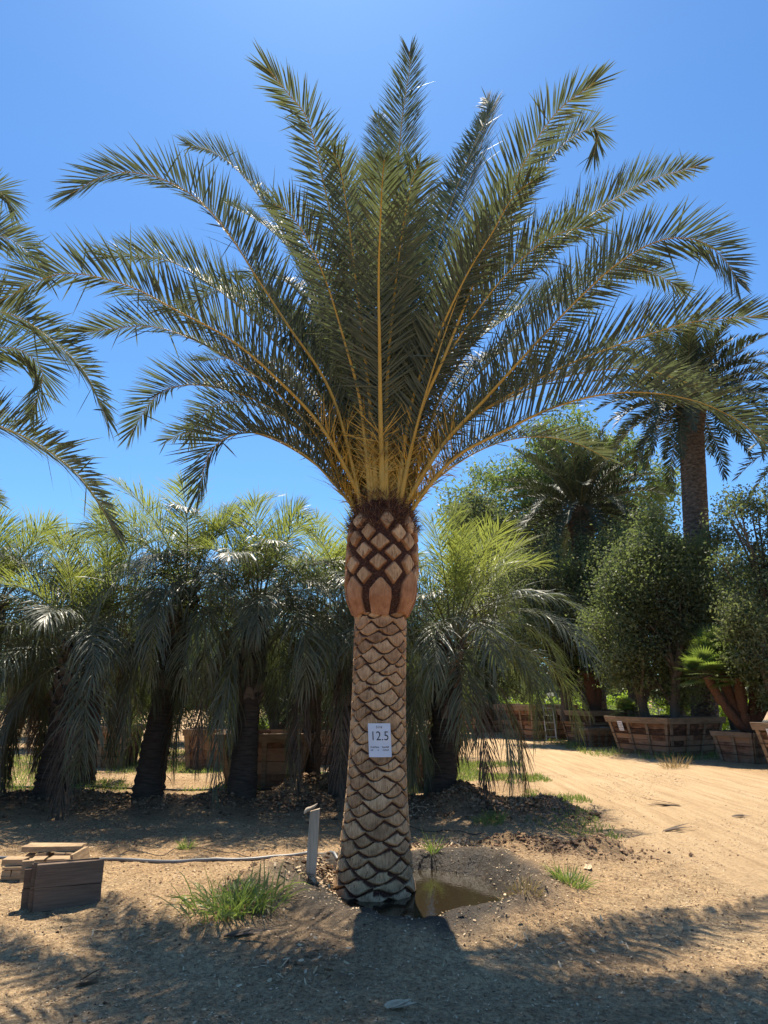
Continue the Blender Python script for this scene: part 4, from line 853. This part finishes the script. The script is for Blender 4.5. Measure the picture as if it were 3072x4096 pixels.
# fence, ladder, car
fr_ = empty('chain_link_fence', (9, 30.5, 0), 'low chain-link fence behind the planter boxes', 'fence')
for q in range(7):
    x = 8.4+q*1.55; p_ = M(); tube(p_, [A([x, 30.5, -.1]), A([x, 30.5, 1.35])], .03, 8); put(p_, 'post', MT['steel'], fr_, smooth=True)
wr = M()
for q in range(150):
    x = 8.4+q*.075
    for sg in (-1, 1):
        x1 = x+sg*1.1
        if 8.35 < x1 < 17.8: tube(wr, [A([x, 30.5+.008*sg, .1]), A([x1, 30.5+.008*sg, 1.2])], .0035, 3, cap=False)
put(wr, 'wire_mesh', MT['steel'], fr_); ra = M(); tube(ra, [A([8.3, 30.5, 1.25]), A([17.8, 30.5, 1.25])], .02, 6); put(ra, 'rail', MT['steel'], fr_)
ld = empty('ladder', (5.3, 28.1, hz(5.3, 28.1)), 'pale aluminium ladder leaning on the far planter box', 'ladder'); b0 = A([6.2, 28.0, hz(6.2, 28)])
for sx_ in (0, .38): put(tube(M(), [b0+A([sx_, 0, 0]), b0+A([sx_-.02, .28, 1.32])], .022, 4), 'rail', MT['metal_pale'], ld)
for q in range(5): f_ = (q+.5)/5; put(tube(M(), [b0+A([0, .28*f_, 1.32*f_]), b0+A([.37, .28*f_, 1.32*f_])], .013, 6), 'rung', MT['metal_pale'], ld)
cx, cy = 15.2, 36.0; car = empty('parked_car', (cx, cy, 0), 'grey car parked beyond the chain-link fence', 'car')
def ext(acc, poly, y0, y1, inset=0):
    n = len(poly); a = [(px, y0, pz) for px, pz in poly]; b = [(px, y1, pz) for px, pz in poly]
    acc.add(A(a+b, dtype=float)+A([cx, cy, 0]), [list(range(n))]); acc.add(A(a+b, dtype=float)+A([cx, cy, 0]), [list(range(2*n-1, n-1, -1))])
    acc.add(A(a+b, dtype=float)+A([cx, cy, 0]), [[i, i+n, (i+1) % n+n, (i+1) % n] for i in range(n)]); return acc
put(ext(M(), [(-2.2, .35), (-2.25, .75), (-2.0, .92), (-1.2, .98), (-.6, 1.0), (1.5, 1.0), (2.1, .95), (2.25, .7), (2.2, .35)], -.85, .85), 'body', MT['car_paint'], car)
put(ext(M(), [(-1.15, 1.0), (-.45, 1.42), (1.0, 1.45), (1.65, 1.0)], -.72, .72), 'windows', MT['glass_dark'], car)
put(ext(M(), [(-.5, 1.43), (-.4, 1.47), (.95, 1.49), (1.05, 1.45)], -.74, .74), 'roof', MT['car_paint'], car)
for wx in (-1.4, 1.4):
    for wy in (-.86, .86): put(tube(M(), [A([cx+wx, cy+wy-.1, .32]), A([cx+wx, cy+wy+.1, .32])], .32, 18), 'wheel', MT['rubber'], car, smooth=True)

# ---------------------------------------------------------------- near things
# stake
sx0, sy0 = gnd(1243, 3508, .09)[:2]; zb = hz(sx0, sy0); st = empty('wooden_stake', (sx0, sy0, zb), 'pale square wooden stake left of the date palm with a split top', 'stake')
sk = M(); h_ = .54
Vs = []
for k_, (z, w_) in enumerate(((-.1, .043), (.2, .044), (.45, .043), (h_, .042))):
    for a, b in ((-1, -1), (1, -1), (1, 1), (-1, 1)): Vs.append((sx0+a*w_+z*.045, sy0+b*w_*.7, zb+z+(.012*a if z == h_ else 0)))
sk.add(Vs, [[r*4+i, r*4+(i+1) % 4, r*4+4+(i+1) % 4, r*4+4+i] for r in range(3) for i in range(4)]+[[12, 13, 14, 15]]); put(sk, 'post', MT['stake'], st)
t0_ = A([sx0+.03-.045, sy0-.02, zb+h_-.03]); sp_ = M()
tube(sp_, spline([t0_+A([-.052, -.03, .004]), t0_+A([-.030, -.02, .034]), t0_+A([.0, 0, .046]), t0_+A([.032, .01, .060]), t0_+A([.060, .01, .084])], 12)[0], A([.004, .012, .018, .024, .026, .024, .020, .020, .018, .014, .010, .004]), 6, flat=.7)
put(sp_, 'splinter', MT['stake'], st, smooth=True)
# pipe
def lay(pts, r, k=8, lift=0, n=60):
    P, _ = spline([A([a, b, 0]) for a, b in pts], n); P[:, 2] = H(P[:, 0], P[:, 1])+r*.7+lift
    for _ in range(6): P[1:-1, 2] = np.maximum(P[1:-1, 2], (P[:-2, 2]+P[2:, 2])/2-.001)
    return tube(M(), P, r, k)
pp = [gnd(-500, 3432)[:2], gnd(0, 3436)[:2], gnd(430, 3445)[:2], gnd(800, 3448)[:2], gnd(1150, 3430)[:2], gnd(1250, 3424)[:2], gnd(1350, 3448)[:2]]
tag(lay(pp, .017).build('irrigation_pipe', MT['pvc'], smooth=True), 'thick grey irrigation pipe lying on the dirt left of the date palm', 'pipe')
tag(lay([gnd(470, 3440)[:2], gnd(520, 3412)[:2], gnd(600, 3425)[:2], gnd(650, 3432)[:2], gnd(720, 3400)[:2], gnd(850, 3412)[:2], gnd(1000, 3440)[:2]], .004, 5, .02).build('drip_tube', MT['black_tube'], smooth=True), 'thin black drip tube looping over the grey pipe', 'tube')
tag(lay([(-9, 14.4), (-6, 14.2), (-4, 13.9), (-2, 13.8), (-.6, 14.2)], .02).build('irrigation_pipe', MT['black_tube'], smooth=True), 'black pipe on the ground behind the jelly palm trunks', 'pipe')
tag(lay([(-2.0, 17), (-1.0, 16.6), (0.2, 17.6), (1.0, 18.5)], .022).build('irrigation_pipe', MT['pvc'], smooth=True), 'pale pipe on the grass behind the jelly palms', 'pipe')
tag(lay([gnd(1640, 3310)[:2], gnd(1720, 3330)[:2], gnd(1800, 3325)[:2], gnd(1880, 3340)[:2], gnd(1930, 3335)[:2]], .006, 5, .01).build('drip_tube', MT['black_tube'], smooth=True), 'thin black drip tube in the shade right of the date palm', 'tube')

# leaning panels of boards
pa, pb = gnd(128, 3655)[:2], gnd(402, 3605)[:2]; dv = pb-pa; Lp = np.linalg.norm(dv); rz = math.atan2(dv[1], dv[0]); nrm = A([-sin(rz), cos(rz)])
labs = ['front board panel of the standing stack, two wide weathered planks', 'second board panel squeezed behind the front one', 'third board panel in the standing stack', 'rear short board panel at the back of the standing stack']
for q in range(4):
    c = (pa+pb)/2+nrm*(.03+q*.048)-dv/Lp*(.0 if q == 0 else .03+.01*q); z0 = hz(*c); hh = (.345, .355, .335, .30)[q]; LL = Lp*(1, .99, .97, .5)[q]
    if q == 3: c = c-dv/Lp*.16
    root = empty('board_panel', (c[0], c[1], z0), labs[q], 'boards', 'board panels standing on edge')
    for s_ in (0, 1): put(box(M(), (c[0]+rng.normal(0, .003), c[1], z0-.01+hh*(.25+.5*s_)), LL, .036, hh/2-.004, rz, warp=.0025), 'plank', MT['timber'], root)
    if q == 3: put(box(M(), (c[0]-dv[0]/Lp*LL*.45+nrm[0]*.04, c[1]-dv[1]/Lp*LL*.45+nrm[1]*.04, z0+.26), .09, .05, .16, rz), 'block', MT['pale_timber'], root)
# pallet
qa, qb = gnd(15, 3518)[:2], gnd(262, 3510)[:2]; dv = qb-qa; Lp = np.linalg.norm(dv)*1.0; rz = math.atan2(dv[1], dv[0])+.02; ux = A([cos(rz), sin(rz)]); uy = A([-sin(rz), cos(rz)]); c0 = (qa+qb)/2; z0 = hz(*c0)
PZ = .72; root = empty('wooden_pallet', (c0[0], c0[1], z0), 'pale broken wooden pallet stack of blocks and slats at the left edge', 'pallet')
def pb_(u, v, z, sx, sy, sz, nm, tilt=0): 
    c = c0+ux*u+uy*v; put(box(M(), (c[0], c[1], z0+z*PZ), sx, sy, sz*PZ, rz, warp=.004, tilt=tilt), nm, MT['pale_timber'], root)
for v in (0, .26, .5):
    pb_(0, v, .025, Lp, .09, .05, 'slat')
    for u, w_ in ((-.25, .09), (-.13, .14), (.08, .16), (.24, .12)): pb_(u, v+.01, .085, w_, .10, .065, 'block')
    pb_(.0, v, .145, Lp*1.0, .10, .045, 'slat')
for u, w_ in ((-.22, .20), (.0, .13), (.17, .14), (.275, .08)): pb_(u, .06, .205, w_, .14, .07, 'block')
for u in (-.09, .09, .2): pb_(u, .38, .195, .10, .12, .05, 'block')
pb_(-.01, .42, .262, Lp*1.02, .10, .075, 'slat'); pb_(-.01, .53, .262, Lp*1.0, .09, .06, 'slat'); pb_(.325, .22, .20, .03, .42, .16, 'slat', .25)

# weeds and grass
def clump(acc, x, y, r, n, Lr, W, rs, droop=.55, k=4, spread=.6):
    a = rs.uniform(0, 2*pi, n); rr = r*rs.random(n)**.7; px = x+rr*np.cos(a); py = y+rr*np.sin(a)
    P = np.stack([px, py, H(px, py)-.005], 1); D = np.stack([np.cos(a)*spread, np.sin(a)*spread, np.ones(n)], 1)+rs.normal(0, .35, (n, 3))
    return ribbons(acc, P, D, rs.normal(0, .5, (n, 3))+Z*.3, rs.uniform(*Lr, n), W*rs.uniform(.6, 1.2, n), droop*rs.uniform(.3, 1.3, n), k)
rs = np.random.default_rng(8)
gx_, gy_ = gnd(950, 3640)[:2]
wc = M(); clump(wc, gx_, gy_, .20, 170, (.12, .34), .011, rs, .7); clump(wc, gx_-.16, gy_+.02, .26, 120, (.14, .38), .011, rs, .7, spread=.9); clump(wc, gx_+.15, gy_+.1, .2, 110, (.10, .32), .010, rs, .5, spread=.8)
tag(wc.build('grass_clump', MT['grass']), 'large green clump of wild grass left of the date palm basin', 'grass clump', 'wild grass clumps')
for px, py, r, n, lr, lb in ((2280, 3540, .12, 160, (.08, .22), 'small green grass clump on the dirt right of the puddle'), (1960, 3370-80, .2, 200, (.08, .2), 'green grass clump behind the dark soil heap'), (745, 3395, .06, 70, (.06, .16), 'tiny weed in the shade before the row of palms'),
                             (1735, 3480, .04, 40, (.1, .26), 'thin weed growing behind the puddle'), (1460, 3655-120, .0, 0, (.1, .2), None), (2090, 3560, .14, 120, (.05, .14), 'dry little weed patch between basin and soil heaps'), (2700, 3070, .3, 160, (.2, .4), 'dry yellow grass tuft by the right planter box')):
    if not lb: continue
    a, b = gnd(px, py)[:2]; acc = M(); clump(acc, a, b, r, n, lr, .008, rs, .4)
    tag(acc.build('grass_clump', MT['dry'] if 'dry' in lb else MT['grass']), lb, 'grass clump', 'wild grass clumps')
ga = M()
def patch(x0, x1, y0, y1, n, L, seed, thr):
    r2 = np.random.default_rng(seed); x = r2.uniform(x0, x1, n); y = r2.uniform(y0, y1, n); k = fbm(x*.7, y*.7, seed, 4) > thr; x, y = x[k], y[k]; m = len(x)
    ribbons(ga, np.stack([x, y, H(x, y)], 1), r2.normal(0, .5, (m, 3))+Z, r2.normal(0, 1, (m, 3)), r2.uniform(.5, 1.2, m)*L, .012, .3, 2)
patch(-11, 2.2, 13.6, 24, 34000, .13, 3, .0); patch(1.0, 3.4, 12.2, 19, 14000, .10, 4, .05); patch(6, 16, 20, 32, 16000, .22, 5, -.1); patch(1.3, 3.0, 9, 12, 2400, .06, 6, .1)
tag(ga.build('ground_grass', MT['grass']), 'sparse green grass growing behind the palms', 'grass', kind='stuff')
gd = M(); x = rs.uniform(1.2, 4.2, 3000); y = rs.uniform(9.0, 19, 3000); k = fbm(x*.8, y*.8, 9, 3) > .15; x, y = x[k], y[k]; m_ = len(x)
ribbons(gd, np.stack([x, y, H(x, y)], 1), rs.normal(0, .6, (m_, 3))+Z*.8, rs.normal(0, 1, (m_, 3)), rs.uniform(.04, .14, m_), .008, .2, 2)
tag(gd.build('dry_weeds', MT['dry']), 'scattered dry weeds beside the dirt road', 'weeds', kind='stuff')
# chips, litter, clods
n = 60000; x = rs.uniform(-4.5, 6.5, n); y = 3.9+rs.random(n)**1.25*13; k = (fbm(x*.9, y*.9, 15, 3)-.45*road_mask(x, y)) > -.28; x, y = x[k], y[k]; n = len(x)
lt = M(); D = rs.normal(0, 1, (n, 3)); D[:, 2] *= .25; ribbons(lt, np.stack([x, y, H(x, y)+.006], 1), D, rs.normal(0, .35, (n, 3))+Z, (.005+.020*rs.random(n)**2.5)*(1+.05*y), rs.uniform(.004, .013, n), .05, 2, [.7, 1, .5])
for (px, py, r_, n_) in ((1325, 3520, .14, 420), (1290, 3570, .22, 300), (1760, 3385, .30, 500), (1640, 3250, .4, 300), (1180, 3900, .30, 50), (1250, 3830, .30, 40), (700, 3700, .5, 60), (2200, 3750, .6, 60)):
    a, b = gnd(px, py, .05)[:2]; x = a+rs.normal(0, r_*.6, n_); y = b+rs.normal(0, r_*.5, n_)
    ribbons(lt, np.stack([x, y, H(x, y)+.008+.02*rs.random(n_)], 1), rs.normal(0, 1, (n_, 3))*A([1, 1, .4]), rs.normal(0, .6, (n_, 3))+Z, rs.uniform(.02, .07, n_), rs.uniform(.006, .022, n_), .05, 2, [.7, 1, .5])
tag(lt.build('wood_chips', MT['chip']), 'pale wood chips and leaf litter strewn over the dirt', 'litter', kind='stuff')
def lumps(acc, P, r, rs):
    o8 = A([[1, 0, 0], [0, 1, 0], [-1, 0, 0], [0, -1, 0], [0, 0, .8], [0, 0, -.6], [.6, .6, .4], [-.6, .6, .3], [-.6, -.6, .4], [.6, -.6, .3]]); fc = A([[0, 6, 4], [6, 1, 4], [1, 7, 4], [7, 2, 4], [2, 8, 4], [8, 3, 4], [3, 9, 4], [9, 0, 4], [6, 0, 5], [1, 6, 5], [7, 1, 5], [2, 7, 5], [8, 2, 5], [3, 8, 5], [9, 3, 5], [0, 9, 5]])
    n = len(P); V = o8[None]*(1+rs.normal(0, .22, (n, 10, 3)))*r[:, None, None]*rs.uniform(.7, 1.3, (n, 1, 3)); a = rs.uniform(0, 6.28, n); c, s = np.cos(a)[:, None], np.sin(a)[:, None]
    V = np.stack([V[..., 0]*c-V[..., 1]*s, V[..., 0]*s+V[..., 1]*c, V[..., 2]], -1)+P[:, None]
    acc.add(V, (fc[None]+np.arange(n)[:, None, None]*10).reshape(-1, 3))
n = 20000; x = rs.uniform(-4.6, 5.5, n); y = 3.9+rs.random(n)*9.5; k = rs.random(n) < .25+.9*np.clip(fbm(x*1.2, y*1.2, 19, 3), 0, 1)-.3*road_mask(x, y); x, y = x[k], y[k]
r = .004+.009*rs.random(len(x))**4+.0; cl = M(); lumps(cl, np.stack([x, y, H(x, y)+r*.3], 1), r, rs)
for (ax, ay, bx, by, wd, n_, rm_) in ((-9, 12, 1.6, 11.8, .55, 5200, .030), (1.2, 11.4, 2.3, 10.9, .4, 1800, .035), (1.5, 8.75, 2.5, 8.3, .32, 900, .022), (-1.4, 13.1, -.3, 13.5, .4, 700, .06), (-1.15, 6.6, -.5, 7.7, .18, 120, .03)):
    t = rs.random(n_); x = ax+(bx-ax)*t+rs.normal(0, wd, n_); y = ay+(by-ay)*t+rs.normal(0, wd*.8, n_); r = .008+rm_*rs.random(n_)**3; lumps(cl, np.stack([x, y, H(x, y)+r*.3], 1), r, rs)
tag(cl.build('soil_clods', MT['clod']), 'crumbly clods and pebbles of dug soil on the berms', 'soil', kind='stuff')
# fallen strips
def strip(px, py, L, a, label, dark=False):
    x, y = gnd(px, py)[:2]; acc = M(); k = 5; P = np.tile(A([x, y, hz(x, y)+.012]), (k, 1))+rs.normal(0, .02, (k, 3))*A([1, 1, .3])
    ribbons(acc, P, np.stack([np.cos(a+rs.normal(0, .25, k)), np.sin(a+rs.normal(0, .25, k)), rs.uniform(.03, .2, k)], 1), rs.normal(0, .3, (k, 3))+Z, L*rs.uniform(.5, 1, k), .035, .12, 4)
    tag(acc.build('fallen_bark', MT['dead_leaf'] if dark else MT['chip']), label, 'debris', 'fallen palm debris')
strip(2715, 3225, .75, 2.9, 'split brown palm strip lying across the far part of the road', True); strip(2660, 3325, .5, .1, 'curled brown leaf base on the road nearer the camera', True); strip(2930, 3268, .3, .1, 'single short strip near the right edge of the road', True)
strip(1560, 4040, .22, .6, 'pale wood splinter in the shade at the bottom of the photo'); strip(900, 3750, .4, .4, 'dry curled leaf lying before the large grass clump', True); strip(2350, 3480, .2, 1.2, 'small pale strip beside the soil heap'); strip(300, 3950, .25, .8, 'small twig on the sunlit dirt at the lower left', True)
